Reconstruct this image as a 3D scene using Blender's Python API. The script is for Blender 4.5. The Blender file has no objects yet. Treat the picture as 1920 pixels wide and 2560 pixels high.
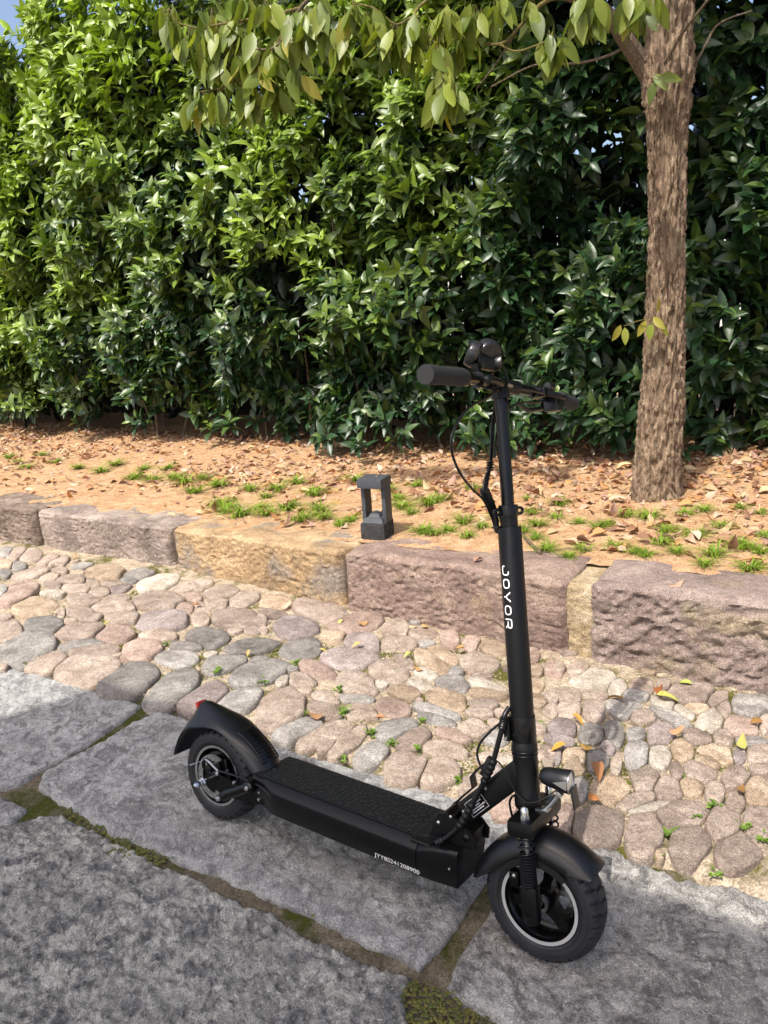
import bpy, bmesh, math, random
import numpy as np
from mathutils import Matrix, Vector

random.seed(7)
rng = np.random.default_rng(7)
scene = bpy.context.scene
COL = scene.collection

# ------------------------------------------------------------------ camera
# street frame: X runs along the kerb, Y away from the camera across the street, Z up (metres)
H, FPX = 1.3349, 1854.41
RT = np.array((0.8471, 0.52707, -0.06802)); UP = np.array((-0.08183, 0.25583, 0.96325)); FW = np.array((-0.5251, 0.8104, -0.25985))
cam_data = bpy.data.cameras.new('camera'); cam = bpy.data.objects.new('camera', cam_data); COL.objects.link(cam)
cam_data.sensor_fit = 'VERTICAL'; cam_data.sensor_height = 36.0; cam_data.lens = 36.0 * FPX / 2560.0
cam_data.clip_start = 0.02; cam_data.clip_end = 500.0
cam.matrix_world = Matrix(((RT[0], UP[0], -FW[0], 0), (RT[1], UP[1], -FW[1], 0), (RT[2], UP[2], -FW[2], H), (0, 0, 0, 1)))
scene.camera = cam

# ------------------------------------------------------------------ sky, sun, exposure
SUN = np.array((0.0315, 0.534, -0.845)); SUN /= np.linalg.norm(SUN)      # direction the light travels
world = bpy.data.worlds.new('World'); scene.world = world; world.use_nodes = True
wn = world.node_tree.nodes; wl = world.node_tree.links
sky = wn.new('ShaderNodeTexSky'); sky.sky_type = 'NISHITA'; sky.sun_disc = False
sky.sun_elevation = math.asin(-SUN[2]); sky.sun_rotation = math.atan2(-SUN[0], -SUN[1]); sky.air_density = 0.8; sky.dust_density = 4.5; sky.ozone_density = 0.4
wl.new(sky.outputs[0], wn['Background'].inputs[0]); wn['Background'].inputs[1].default_value = 0.15
sun_data = bpy.data.lights.new('sun', 'SUN'); sun = bpy.data.objects.new('sun', sun_data); COL.objects.link(sun)
sun_data.energy = 3.2; sun_data.angle = math.radians(0.53); sun_data.color = (1.0, 0.95, 0.87)
sun.rotation_mode = 'QUATERNION'; sun.rotation_quaternion = Vector(SUN).to_track_quat('-Z', 'Y'); sun.location = (0, -3, 8)
scene.view_settings.view_transform = 'Standard'; scene.view_settings.look = 'None'
scene.view_settings.gamma = 1.0; scene.view_settings.exposure = 0.84
scene.render.engine = 'CYCLES'
scene.cycles.max_bounces = 6; scene.cycles.diffuse_bounces = 3; scene.cycles.glossy_bounces = 3; scene.cycles.transmission_bounces = 4

# ------------------------------------------------------------------ helpers
def ray(px, py):
    return FW + RT * (px - 960) / FPX - UP * (py - 1280) / FPX
def G(px, py, z=0.0):                      # photo pixel -> point on the horizontal plane z
    d = ray(px, py); return np.array((0, 0, H)) + d * (z - H) / d[2]
def AT(px, py, t):                         # photo pixel -> point on the plane Y = t
    d = ray(px, py); return np.array((0, 0, H)) + d * t / d[1]

def _h(i, j, k, seed):
    n = (i * 374761393 + j * 668265263 + k * 2147483647 + seed * 1274126177) & 0xffffffff
    n = ((n ^ (n >> 13)) * 1274126177) & 0xffffffff
    n = ((n ^ (n >> 16)) * 2246822519) & 0xffffffff
    return ((n ^ (n >> 15)) & 0xffff) / 32767.5 - 1.0
def vnoise(x, y, z=0.0, seed=0):
    x, y, z = np.broadcast_arrays(np.asarray(x, float), np.asarray(y, float), np.asarray(z, float))
    i, j, k = (np.floor(a).astype(np.int64) for a in (x, y, z))
    u, v, w = x - i, y - j, z - k
    u, v, w = (a * a * (3 - 2 * a) for a in (u, v, w))
    r = 0
    for a in (0, 1):
        for b in (0, 1):
            for c in (0, 1):
                r = r + _h(i + a, j + b, k + c, seed) * (u if a else 1 - u) * (v if b else 1 - v) * (w if c else 1 - w)
    return r
def fbm(x, y, z=0.0, octv=4, seed=0, gain=0.5):
    r, a, f = 0, 1.0, 1.0
    for o in range(octv):
        r = r + a * vnoise(x * f, y * f, z * f, seed + o * 17); a *= gain; f *= 2.03
    return r

def mesh_from(name, V, F, smooth=True):
    me = bpy.data.meshes.new(name)
    me.from_pydata([tuple(map(float, v)) for v in V], [], [tuple(map(int, f)) for f in F])
    me.update()
    if smooth:
        me.polygons.foreach_set('use_smooth', [True] * len(me.polygons))
    return me
def quick_mesh(name, V, quads, smooth=True, col=None, tris=None):     # big numpy meshes
    me = bpy.data.meshes.new(name)
    V = np.asarray(V, np.float32); me.vertices.add(len(V)); me.vertices.foreach_set('co', V.ravel())
    parts = [np.asarray(q, np.int32) for q in (quads, tris) if q is not None and len(q)]
    loops = np.concatenate([p.ravel() for p in parts]); sizes = np.concatenate([np.full(len(p), p.shape[1], np.int32) for p in parts])
    me.loops.add(len(loops)); me.loops.foreach_set('vertex_index', loops)
    me.polygons.add(len(sizes)); me.polygons.foreach_set('loop_start', np.concatenate(([0], np.cumsum(sizes)[:-1])).astype(np.int32))
    me.polygons.foreach_set('use_smooth', np.full(len(sizes), smooth))
    if col is not None:
        a = me.color_attributes.new('col', 'FLOAT_COLOR', 'POINT')
        c = np.ones((len(V), 4), np.float32); c[:, :3] = col; a.data.foreach_set('color', c.ravel())
    me.update(calc_edges=True); me.validate()
    return me
def link(name, me, mat=None, parent=None, kind=None):
    o = bpy.data.objects.new(name, me); COL.objects.link(o)
    if mat is not None and me is not None and not me.materials: me.materials.append(mat)
    if parent is not None: o.parent = parent
    if kind: o['kind'] = kind
    return o
def empty(name, loc=(0, 0, 0)):
    o = bpy.data.objects.new(name, None); COL.objects.link(o); o.location = loc; o.empty_display_size = 0.1
    return o
def tag(o, label=None, cat=None, group=None, kind=None):
    if label: o['label'] = label
    if cat: o['category'] = cat
    if group: o['group'] = group
    if kind: o['kind'] = kind
    return o

class MB:
    def __init__(s): s.V = []; s.F = []
    def add(s, V, F):
        b = len(s.V); s.V.extend([tuple(map(float, v)) for v in V]); s.F.extend([tuple(int(i) + b for i in f) for f in F]); return s
    def build(s, name, mat, parent=None, smooth=True, xf=None, auto=True):
        V = s.V
        if xf is not None: V = xf(np.array(V))
        me = mesh_from(name, V, s.F, smooth)
        if smooth and auto: me.set_sharp_from_angle(angle=math.radians(38))
        return link(name, me, mat, parent)
    def box(s, c, size, bev=0.0, rot=None):
        bm = bmesh.new(); bmesh.ops.create_cube(bm, size=1.0)
        for v in bm.verts: v.co = Vector((v.co.x * size[0], v.co.y * size[1], v.co.z * size[2]))
        if bev: bmesh.ops.bevel(bm, geom=bm.edges[:], offset=bev, segments=2, profile=0.7, affect='EDGES')
        bm.verts.index_update(); R = rot if rot is not None else Matrix.Identity(3)
        s.add([(R @ v.co) + Vector(c) for v in bm.verts], [[v.index for v in f.verts] for f in bm.faces]); bm.free(); return s
    def tube(s, P, r, n=10, cap=True, closed=False):
        P = np.asarray(P, float); m = len(P); r = np.broadcast_to(np.asarray(r, float), (m,))
        T = np.gradient(P, axis=0)
        if closed: T = np.roll(P, -1, 0) - np.roll(P, 1, 0)
        T /= np.linalg.norm(T, axis=1)[:, None] + 1e-12
        a = np.array((0, 0, 1.0)) if abs(T[0][2]) < 0.9 else np.array((1.0, 0, 0))
        u = np.cross(T[0], a); u /= np.linalg.norm(u); V = []
        th = np.linspace(0, 2 * np.pi, n, endpoint=False)
        for i in range(m):
            u = u - T[i] * (u @ T[i]); u /= np.linalg.norm(u); w = np.cross(T[i], u)
            V.extend(P[i] + r[i] * (np.cos(t) * u + np.sin(t) * w) for t in th)
        F = []
        for i in range(m if closed else m - 1):
            for j in range(n):
                A, B = i * n, ((i + 1) % m) * n; F.append((A + j, A + (j + 1) % n, B + (j + 1) % n, B + j))
        if cap and not closed:
            F.append(tuple(range(n))[::-1]); F.append(tuple((m - 1) * n + j for j in range(n)))
        return s.add(V, F)
    def lathe(s, prof, n=32, c=(0, 0, 0), axis='z', closed=False):       # prof: (radius, along-axis)
        V, F = [], []; m = len(prof)
        for rr, zz in prof:
            for j in range(n):
                a = 2 * np.pi * j / n; x, y = rr * np.cos(a), rr * np.sin(a)
                p = {'z': (x, y, zz), 'y': (x, zz, y), 'x': (zz, x, y)}[axis]
                V.append((p[0] + c[0], p[1] + c[1], p[2] + c[2]))
        for i in range(m if closed else m - 1):
            for j in range(n):
                A, B = i * n, ((i + 1) % m) * n; F.append((A + j, A + (j + 1) % n, B + (j + 1) % n, B + j))
        if not closed:
            if prof[0][0] > 1e-6: F.append(tuple(range(n))[::-1])
            if prof[-1][0] > 1e-6: F.append(tuple((m - 1) * n + j for j in range(n)))
        return s.add(V, F)
    def cyl(s, p, q, r, n=14, r2=None):
        return s.tube([p, q], [r, r if r2 is None else r2], n)
    def prism(s, poly, lo, hi, axis='y'):                                 # polygon in the other two axes, extruded
        f = {'y': lambda a, b, h: (a, h, b), 'z': lambda a, b, h: (a, b, h), 'x': lambda a, b, h: (h, a, b)}[axis]
        n = len(poly); V = [f(a, b, lo) for a, b in poly] + [f(a, b, hi) for a, b in poly]
        F = [tuple(range(n)), tuple(range(2 * n - 1, n - 1, -1))] + [(i, i + n, (i + 1) % n + n, (i + 1) % n) for i in range(n)]
        return s.add(V, F)
def spline(P, n=8):                                                       # Catmull-Rom
    P = np.asarray(P, float); Q = np.vstack([2 * P[0] - P[1], P, 2 * P[-1] - P[-2]]); out = []
    for i in range(len(P) - 1):
        a, b, c, d = Q[i:i + 4]
        for t in np.linspace(0, 1, n, endpoint=False):
            out.append(0.5 * (2 * b + (c - a) * t + (2 * a - 5 * b + 4 * c - d) * t * t + (3 * b - a - 3 * c + d) * t ** 3))
    out.append(P[-1]); return np.array(out)

# ------------------------------------------------------------------ materials
def nmat(name):
    m = bpy.data.materials.new(name); m.use_nodes = True; nt = m.node_tree
    return m, nt, nt.nodes['Principled BSDF']
def N(nt, typ, **kw):
    n = nt.nodes.new(typ)
    for k, v in kw.items():
        if k.startswith('i_'): n.inputs[k[2:].replace('_', ' ')].default_value = v
        else: setattr(n, k, v)
    return n
def noise(nt, scale, detail=6, rough=0.6, vec=None, dist=0.0):
    n = N(nt, 'ShaderNodeTexNoise'); n.inputs['Scale'].default_value = scale; n.inputs['Detail'].default_value = detail
    n.inputs['Roughness'].default_value = rough; n.inputs['Distortion'].default_value = dist
    if vec is not None: nt.links.new(vec, n.inputs['Vector'])
    return n.outputs['Fac']
def ramp(nt, fac, stops):
    r = N(nt, 'ShaderNodeValToRGB'); nt.links.new(fac, r.inputs[0]); e = r.color_ramp.elements
    while len(e) < len(stops): e.new(0.5)
    for el, (p, c) in zip(e, stops):
        el.position = p; el.color = (*(c if hasattr(c, '__len__') else (c, c, c)), 1)
    return r.outputs[0]
def mix(nt, fac, a, b, mode='MIX'):
    m = N(nt, 'ShaderNodeMix', data_type='RGBA', blend_type=mode)
    for sock, v in ((m.inputs[0], fac), (m.inputs[6], a), (m.inputs[7], b)):
        if hasattr(v, 'links'): nt.links.new(v, sock)
        elif hasattr(v, '__len__'): sock.default_value = (*v, 1)
        else: sock.default_value = v
    return m.outputs[2]
def bump(nt, bsdf, hs, normal=None):
    nn = normal
    for hgt, strength, dist in hs:
        b = N(nt, 'ShaderNodeBump'); b.inputs['Strength'].default_value = strength; b.inputs['Distance'].default_value = dist
        nt.links.new(hgt, b.inputs['Height'])
        if nn is not None: nt.links.new(nn, b.inputs['Normal'])
        nn = b.outputs[0]
    nt.links.new(nn, bsdf.inputs['Normal'])
def objvec(nt, jitter=True):
    tc = N(nt, 'ShaderNodeTexCoord').outputs['Object']
    if not jitter: return tc
    oi = N(nt, 'ShaderNodeObjectInfo'); v = N(nt, 'ShaderNodeVectorMath', operation='MULTIPLY_ADD')
    cb = N(nt, 'ShaderNodeCombineXYZ'); 
    for i in range(3): nt.links.new(oi.outputs['Random'], cb.inputs[i])
    nt.links.new(cb.outputs[0], v.inputs[0]); v.inputs[1].default_value = (37, 53, 71); nt.links.new(tc, v.inputs[2])
    return v.outputs[0]

def simple(name, col, rough=0.5, metal=0.0, spec=0.5, grain=None, coat=0.0, var=0.25):
    m, nt, b = nmat(name); v = objvec(nt, False)
    c = mix(nt, ramp(nt, noise(nt, 45, 5, 0.65, v), [(0.3, 0.0), (0.75, 1.0)]), [x * (1 - var) for x in col], [min(1, x * (1 + var)) for x in col])
    nt.links.new(c, b.inputs['Base Color'])
    r = ramp(nt, noise(nt, 90, 4, 0.6, v), [(0.25, max(0.03, rough - 0.09)), (0.75, min(1, rough + 0.09))]); nt.links.new(r, b.inputs['Roughness'])
    b.inputs['Metallic'].default_value = metal; b.inputs['Specular IOR Level'].default_value = spec; b.inputs['Coat Weight'].default_value = coat
    if grain: bump(nt, b, [(noise(nt, grain[0], 3, 0.6, v), grain[1], 0.0006)])
    return m

def stone(name, dark, mid, light, scale=9.0, speck=0.5, brough=0.5, spots=None, patch=None, bumps=((24, 0.7, 0.014), (100, 0.9, 0.006), (300, 0.7, 0.002))):
    m, nt, b = nmat(name); v = objvec(nt)
    c = ramp(nt, noise(nt, scale, 8, 0.62, v, 0.6), [(0.34, dark), (0.5, mid), (0.66, light)])
    if patch: c = mix(nt, ramp(nt, noise(nt, patch[1], 6, 0.6, v, 0.4), [(patch[2], 0.0), (patch[2] + 0.12, 1.0)]), c, patch[0])
    c = mix(nt, 0.55, c, ramp(nt, noise(nt, 48, 8, 0.75, v, 0.6), [(0.36, 0.25), (0.5, 0.5), (0.64, 0.75)]), 'OVERLAY')
    f = noise(nt, 260, 3, 0.75, v)
    c = mix(nt, min(1, speck * 1.5), c, ramp(nt, f, [(0.36, 0.22), (0.5, 0.5), (0.64, 0.85)]), 'OVERLAY')
    if spots:
        for colr, sc, th in spots:
            c = mix(nt, ramp(nt, noise(nt, sc, 5, 0.7, v, 1.0), [(th, 0.0), (th + 0.03, 1.0)]), c, colr)
    oi = N(nt, 'ShaderNodeObjectInfo'); hs = N(nt, 'ShaderNodeHueSaturation')
    mr = N(nt, 'ShaderNodeMapRange'); nt.links.new(oi.outputs['Random'], mr.inputs[0]); mr.inputs[3].default_value = 0.8; mr.inputs[4].default_value = 1.2
    nt.links.new(mr.outputs[0], hs.inputs['Value']); nt.links.new(c, hs.inputs['Color']); nt.links.new(hs.outputs[0], b.inputs['Base Color'])
    b.inputs['Roughness'].default_value = 0.85; b.inputs['Specular IOR Level'].default_value = 0.3
    bump(nt, b, [(noise(nt, s, 7, 0.65, v), k, d) for s, k, d in bumps])
    return m

STONE = {
 't': stone('cobble_tan', (0.224, 0.172, 0.133), (0.318, 0.254, 0.202), (0.396, 0.327, 0.267)),
 'g': stone('cobble_grey', (0.159, 0.144, 0.127), (0.245, 0.225, 0.202), (0.327, 0.305, 0.275)),
 'b': stone('cobble_brown', (0.172, 0.133, 0.107), (0.258, 0.202, 0.163), (0.327, 0.267, 0.219)),
 'p': stone('cobble_purple', (0.181, 0.144, 0.129), (0.267, 0.219, 0.200), (0.344, 0.292, 0.271)),
 'o': stone('cobble_ochre', (0.232, 0.168, 0.112), (0.335, 0.254, 0.176), (0.413, 0.331, 0.245)),
 'w': stone('cobble_cream', (0.258, 0.219, 0.172), (0.370, 0.323, 0.262), (0.456, 0.408, 0.344)),
 'r': stone('cobble_pink', (0.232, 0.163, 0.129), (0.327, 0.241, 0.194), (0.404, 0.310, 0.254)),
 'd': stone('cobble_dark', (0.103, 0.091, 0.082), (0.172, 0.155, 0.139), (0.241, 0.222, 0.202)),
}
def slab_mat(name, dark, mid, light, tint):
    m, nt, b = nmat(name); v = objvec(nt)
    c = ramp(nt, noise(nt, 15, 12, 0.78, v, 0.7), [(0.42, dark), (0.49, mid), (0.56, light)])
    c = mix(nt, ramp(nt, noise(nt, 3.0, 5, 0.6, v, 0.5), [(0.46, 0.0), (0.70, 0.55)]), c, tint)
    c = mix(nt, ramp(nt, noise(nt, 34, 8, 0.75, v, 1.4), [(0.36, 0.85), (0.42, 0.0)]), c, [x * 0.42 for x in dark])
    c = mix(nt, ramp(nt, noise(nt, 52, 6, 0.7, v, 0.8), [(0.60, 0.0), (0.66, 0.7)]), c, [min(1, x * 1.35) for x in light])
    c = mix(nt, ramp(nt, noise(nt, 6.5, 4, 0.6, v), [(0.70, 0.0), (0.78, 0.35)]), c, (0.42, 0.30, 0.20))
    c = mix(nt, 0.75, c, ramp(nt, noise(nt, 300, 3, 0.75, v), [(0.36, 0.22), (0.5, 0.5), (0.64, 0.85)]), 'OVERLAY')
    nt.links.new(c, b.inputs['Base Color']); b.inputs['Roughness'].default_value = 0.8; b.inputs['Specular IOR Level'].default_value = 0.35
    bump(nt, b, [(noise(nt, 40, 10, 0.75, v, 0.8), 1.0, 0.014), (noise(nt, 170, 4, 0.75, v), 0.9, 0.004)])
    return m
SLAB1 = slab_mat('slab_grey', (0.215, 0.21, 0.203), (0.36, 0.352, 0.338), (0.50, 0.49, 0.47), (0.34, 0.33, 0.318))
SLAB2 = slab_mat('slab_rough', (0.15, 0.149, 0.15), (0.335, 0.324, 0.292), (0.54, 0.522, 0.468), (0.27, 0.262, 0.248))
SLAB3 = slab_mat('slab_brownish', (0.175, 0.168, 0.16), (0.345, 0.328, 0.302), (0.51, 0.488, 0.45), (0.31, 0.292, 0.268))

def ground_mat(name, c1, c2, c3, moss=None, mth=0.55, bs=1.0):
    m, nt, b = nmat(name); v = objvec(nt, False)
    c = ramp(nt, noise(nt, 14, 8, 0.7, v), [(0.3, c1), (0.5, c2), (0.72, c3)])
    vo = N(nt, 'ShaderNodeTexVoronoi'); vo.inputs['Scale'].default_value = 190; nt.links.new(v, vo.inputs['Vector'])
    c = mix(nt, 0.6, c, ramp(nt, vo.outputs['Color'], [(0.1, 0.22), (0.5, 0.5), (0.9, 0.85)]), 'OVERLAY')
    if moss:
        mm = ramp(nt, noise(nt, 5.5, 7, 0.68, v, 0.4), [(mth, 0.0), (mth + 0.10, 1.0)])
        mc = ramp(nt, noise(nt, 130, 4, 0.7, v), [(0.3, [x * 0.45 for x in moss]), (0.7, moss)])
        c = mix(nt, mm, c, mc)
    nt.links.new(c, b.inputs['Base Color']); b.inputs['Roughness'].default_value = 0.95; b.inputs['Specular IOR Level'].default_value = 0.1
    bump(nt, b, [(noise(nt, 45, 8, 0.7, v), 0.8 * bs, 0.008), (vo.outputs['Distance'], 0.5 * bs, 0.004)])
    return m
GRIT = ground_mat('grit_bed', (0.22, 0.175, 0.12), (0.34, 0.275, 0.20), (0.46, 0.39, 0.30), (0.115, 0.11, 0.025), 0.51)
JOINT = ground_mat('joint_soil', (0.085, 0.07, 0.05), (0.14, 0.115, 0.08), (0.22, 0.19, 0.14), (0.075, 0.085, 0.018), 0.47)
SOIL = ground_mat('sandy_soil', (0.29, 0.16, 0.082), (0.41, 0.255, 0.142), (0.50, 0.345, 0.215), (0.16, 0.13, 0.04), 0.66)
FAR = ground_mat('far_ground', (0.30, 0.27, 0.22), (0.36, 0.33, 0.27), (0.42, 0.39, 0.33))

def attr_mat(name, rough=0.4, trans=0.0, spec=0.5, tint=(1.0, 1.0, 0.5), bumpk=None, backlight=True):
    m, nt, b = nmat(name)
    a = N(nt, 'ShaderNodeAttribute', attribute_name='col'); oi = N(nt, 'ShaderNodeObjectInfo')
    v = objvec(nt, False)
    c = mix(nt, 0.35, a.outputs['Color'], ramp(nt, noise(nt, 60, 3, 0.6, v), [(0.3, 0.25), (0.7, 0.75)]), 'OVERLAY')
    nt.links.new(c, b.inputs['Base Color']); b.inputs['Roughness'].default_value = rough; b.inputs['Specular IOR Level'].default_value = spec
    if trans:
        t = N(nt, 'ShaderNodeBsdfTranslucent'); nt.links.new(mix(nt, 1.0, c, tint, 'MULTIPLY'), t.inputs[0])
        ms = N(nt, 'ShaderNodeMixShader'); ms.inputs[0].default_value = trans
        nt.links.new(b.outputs[0], ms.inputs[1]); nt.links.new(t.outputs[0], ms.inputs[2]); nt.links.new(ms.outputs[0], nt.nodes['Material Output'].inputs[0])
    if bumpk: bump(nt, b, [(noise(nt, bumpk[0], 3, 0.6, v), bumpk[1], 0.002)])
    return m
LEAF = attr_mat('hedge_leaf', 0.40, 0.18, 0.62, (1.6, 1.7, 0.5), (90, 0.25))
TLEAF = attr_mat('tree_leaf', 0.42, 0.35, 0.45, (1.5, 1.5, 0.5), (90, 0.2))
DRY = attr_mat('dry_leaf', 0.7, 0.12, 0.3, (1.2, 0.9, 0.6), (120, 0.4))
BLADE = attr_mat('grass_blade', 0.45, 0.25, 0.4, (1.3, 1.4, 0.4))
PEBBLE = attr_mat('pebble', 0.9, 0.0, 0.2)

def bark_mat(name, c1, c2, c3, sc=1.0):
    m, nt, b = nmat(name); v = objvec(nt, False)
    mp = N(nt, 'ShaderNodeMapping'); mp.inputs['Scale'].default_value = (1, 1, 0.22); nt.links.new(v, mp.inputs['Vector']); w = mp.outputs[0]
    n1 = noise(nt, 46 * sc, 10, 0.78, w, 0.8)
    c = ramp(nt, n1, [(0.40, c1), (0.50, c2), (0.63, c3)])
    c = mix(nt, 0.6, c, ramp(nt, noise(nt, 150, 4, 0.75, v), [(0.36, 0.25), (0.5, 0.5), (0.64, 0.8)]), 'OVERLAY')
    c = mix(nt, ramp(nt, noise(nt, 7, 5, 0.6, v), [(0.55, 0.0), (0.75, 0.5)]), c, (0.20, 0.19, 0.12))
    nt.links.new(c, b.inputs['Base Color']); b.inputs['Roughness'].default_value = 0.9; b.inputs['Specular IOR Level'].default_value = 0.2
    bump(nt, b, [(n1, 0.9, 0.012), (noise(nt, 160, 5, 0.7, w), 0.5, 0.003)])
    return m
BARK = bark_mat('bark', (0.075, 0.052, 0.036), (0.215, 0.15, 0.10), (0.36, 0.27, 0.185))
TWIG = bark_mat('twig_bark', (0.07, 0.05, 0.035), (0.16, 0.12, 0.085), (0.26, 0.20, 0.14), 3)
TWIGG = bark_mat('green_twig', (0.10, 0.085, 0.03), (0.18, 0.15, 0.05), (0.27, 0.22, 0.09), 3)
# ================================================================== SETTING
def grid_mesh(name, x0, x1, y0, y1, step, zf, mat):
    nx, ny = int((x1 - x0) / step) + 1, int((y1 - y0) / step) + 1
    X, Y = np.meshgrid(np.linspace(x0, x1, nx), np.linspace(y0, y1, ny), indexing='ij')
    V = np.stack([X, Y, zf(X, Y)], -1).reshape(-1, 3); I = np.arange(nx * ny).reshape(nx, ny)
    Q = np.stack([I[:-1, :-1], I[1:, :-1], I[1:, 1:], I[:-1, 1:]], -1).reshape(-1, 4)
    return link(name, quick_mesh(name, V, Q), mat)
tag(grid_mesh('ground', -70, 70, -60, 80, 10.0, lambda X, Y: 0 * X - 0.10, FAR), kind='structure')

# ---- pavement of big slabs
pavement = tag(grid_mesh('pavement', -4.6, 3.2, -2.6, 1.66, 0.02, lambda X, Y: -0.021 + 0.005 * fbm(X * 9, Y * 9, 0, 4, 3), JOINT), kind='structure')
def P(a): return G(a[0], a[1])[:2] if a[0] != 'w' else np.array(a[1:], float)
def chain(pts, n, seed, amp):
    Q = np.array([P(a) for a in pts]); L = np.concatenate(([0], np.cumsum(np.linalg.norm(np.diff(Q, axis=0), axis=1)))); t = np.linspace(0, L[-1], n)
    R = np.stack([np.interp(t, L, Q[:, i]) for i in (0, 1)], 1)
    T = np.gradient(R, axis=0); T /= np.linalg.norm(T, axis=1)[:, None]; w = np.minimum(1, np.minimum(t, L[-1] - t) / 0.05)
    R += np.stack([-T[:, 1], T[:, 0]], 1) * (amp * fbm(t * 16, seed * 3.1, 0, 5, seed, 0.6) * w)[:, None]
    return R
def slab(top, bottom, left, right, mat, seed, rough=0.004, step=0.007, lift=0.0):
    Lx = np.linalg.norm(P(top[0]) - P(top[-1])); Ly = np.linalg.norm(P(left[0]) - P(left[-1]))
    n, m = max(12, int(Lx / step)), max(12, int(Ly / step))
    t, b, l, r = chain(top, n, seed, .006), chain(bottom, n, seed + 1, .006), chain(left, m, seed + 2, .005), chain(right, m, seed + 3, .005)
    l[0] = t[0]; l[-1] = b[0]; r[0] = t[-1]; r[-1] = b[-1]
    u = np.linspace(0, 1, n)[:, None, None]; v = np.linspace(0, 1, m)[None, :, None]
    C = (1 - v) * t[:, None] + v * b[:, None] + (1 - u) * l[None] + u * r[None] - ((1 - u) * (1 - v) * t[0] + u * (1 - v) * t[-1] + (1 - u) * v * b[0] + u * v * b[-1])
    X, Y = C[..., 0], C[..., 1]
    du = np.minimum(np.arange(n), n - 1 - np.arange(n))[:, None] * Lx / n; dv = np.minimum(np.arange(m), m - 1 - np.arange(m))[None] * Ly / m
    e = np.minimum(du, dv); edge = -0.014 * np.clip(1 - e / (0.016 + 0.010 * vnoise(X * 30, Y * 30, 0, seed)), 0, 1) ** 2
    rid = 1 - np.abs(fbm(X * 26 + 2 * vnoise(X * 9, Y * 9, 0, seed), Y * 26, 0, 4, seed + 5, 0.55))
    Z = lift - 0.002 + rough * (0.5 * fbm(X * 4, Y * 4, 0, 2, seed) + 0.70 * (rid - 0.55) + 0.75 * fbm(X * 75, Y * 75, 0, 3, seed + 9, 0.7)); Z = np.maximum(Z, -0.0065 + 0.3 * Z) + edge
    V = np.stack([X, Y, Z], -1).reshape(-1, 3); I = np.arange(n * m).reshape(n, m)
    Q = [np.stack([I[:-1, :-1], I[:-1, 1:], I[1:, 1:], I[1:, :-1]], -1).reshape(-1, 4)]
    ring = np.concatenate([I[:, 0], I[-1, 1:], I[::-1, -1][1:], I[0, ::-1][1:-1]]); base = len(V); S = V[ring].copy(); S[:, 2] = -0.09
    V = np.vstack([V, S]); k = len(ring); j = np.arange(k); Q.append(np.stack([ring, ring[(j + 1) % k], base + (j + 1) % k, base + j], -1))
    if (P(right[0]) - P(left[0]))[0] < 0: pass
    o = link('slab', quick_mesh('slab', V, np.vstack(Q)), mat, pavement)
    me = o.data
    bm = bmesh.new(); bm.from_mesh(me); bmesh.ops.recalc_face_normals(bm, faces=bm.faces[:]); bm.to_mesh(me); bm.free()
    # the open underside lets recalc flip: make the top face up
    if me.polygons[len(me.polygons) // 3].normal.z < 0: me.flip_normals()
    return o
W = lambda s, t: ('w', s, t)
def ext(a, b, t):                       # extend the line a->b (pixels) to Y = t
    A, B = P(a), P(b); k = (t - A[1]) / (B[1] - A[1]); return W(*(A + k * (B - A)))
slab([W(-4.1, 1.53), (0, 1677), (41, 1667), (207, 1713), (354, 1757)], [W(-4.1, 1.10), (0, 1968), (48, 1956)], [W(-4.1, 1.53), W(-4.1, 1.10)],
     [(354, 1757), (300, 1800), (226, 1852), (121, 1910), (48, 1956)], SLAB1, 11, 0.0045)
c2 = ext((1047, 2410), (1186, 2228), 1.60); c4 = ext((1116, 2454), (1209, 2292), 1.60)
slab([(385, 1779), (417, 1776), (677, 1857), (1157, 1991), c2], [(93, 1962), (191, 2026), (284, 2084), (440, 2141), (764, 2280), (960, 2367), (1047, 2410)],
     [(385, 1779), (333, 1800), (249, 1852), (110, 1921), (93, 1962)], [c2, (1186, 2228), (1116, 2344), (1047, 2410)], SLAB1, 23, 0.0045)
slab([(145, 2026), (272, 2089), (359, 2130), (509, 2205), (556, 2231), (689, 2280), (770, 2341), (926, 2402), (1024, 2431)], [W(-1.92, 0.10), W(-0.72, 0.10)],
     [(145, 2026), (70, 2046), (0, 2066), W(-1.92, 0.10)], [(1024, 2431), (1015, 2477), (1024, 2560), W(-0.72, 0.10)], SLAB2, 37, 0.0085)
slab([c4, (1440, 2095), (1527, 2121), (1654, 2170), (1689, 2193), (1828, 2205), (1920, 2240), W(0.85, 1.60)], [(1116, 2454), (1151, 2494), (1220, 2523), (1284, 2560), W(0.85, 1.07)],
     [c4, (1209, 2292), (1151, 2379), (1116, 2454)], [W(0.85, 1.60), W(0.85, 1.07)], SLAB3, 41, 0.0055)
slab([W(-3.6, 1.06), (0, 1986), (35, 1995), (69, 2017)], [W(-3.6, 0.1), W(-1.99, 0.10)], [W(-3.6, 1.06), W(-3.6, 0.1)], [(69, 2017), (23, 2055), (0, 2063), W(-1.99, 0.10)], SLAB1, 53, 0.004)
slab([W(-0.52, 1.0), W(0.9, 1.03)], [W(-0.60, 0.1), W(0.9, 0.1)], [W(-0.52, 1.0), W(-0.60, 0.1)], [W(0.9, 1.03), W(0.9, 0.1)], SLAB2, 61, 0.005, 0.012)
slab([W(0.89, 1.6), W(2.4, 1.6)], [W(0.89, 1.06), W(2.4, 1.06)], [W(0.89, 1.6), W(0.89, 1.06)], [W(2.4, 1.6), W(2.4, 1.06)], SLAB1, 67, 0.004, 0.016)
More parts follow.
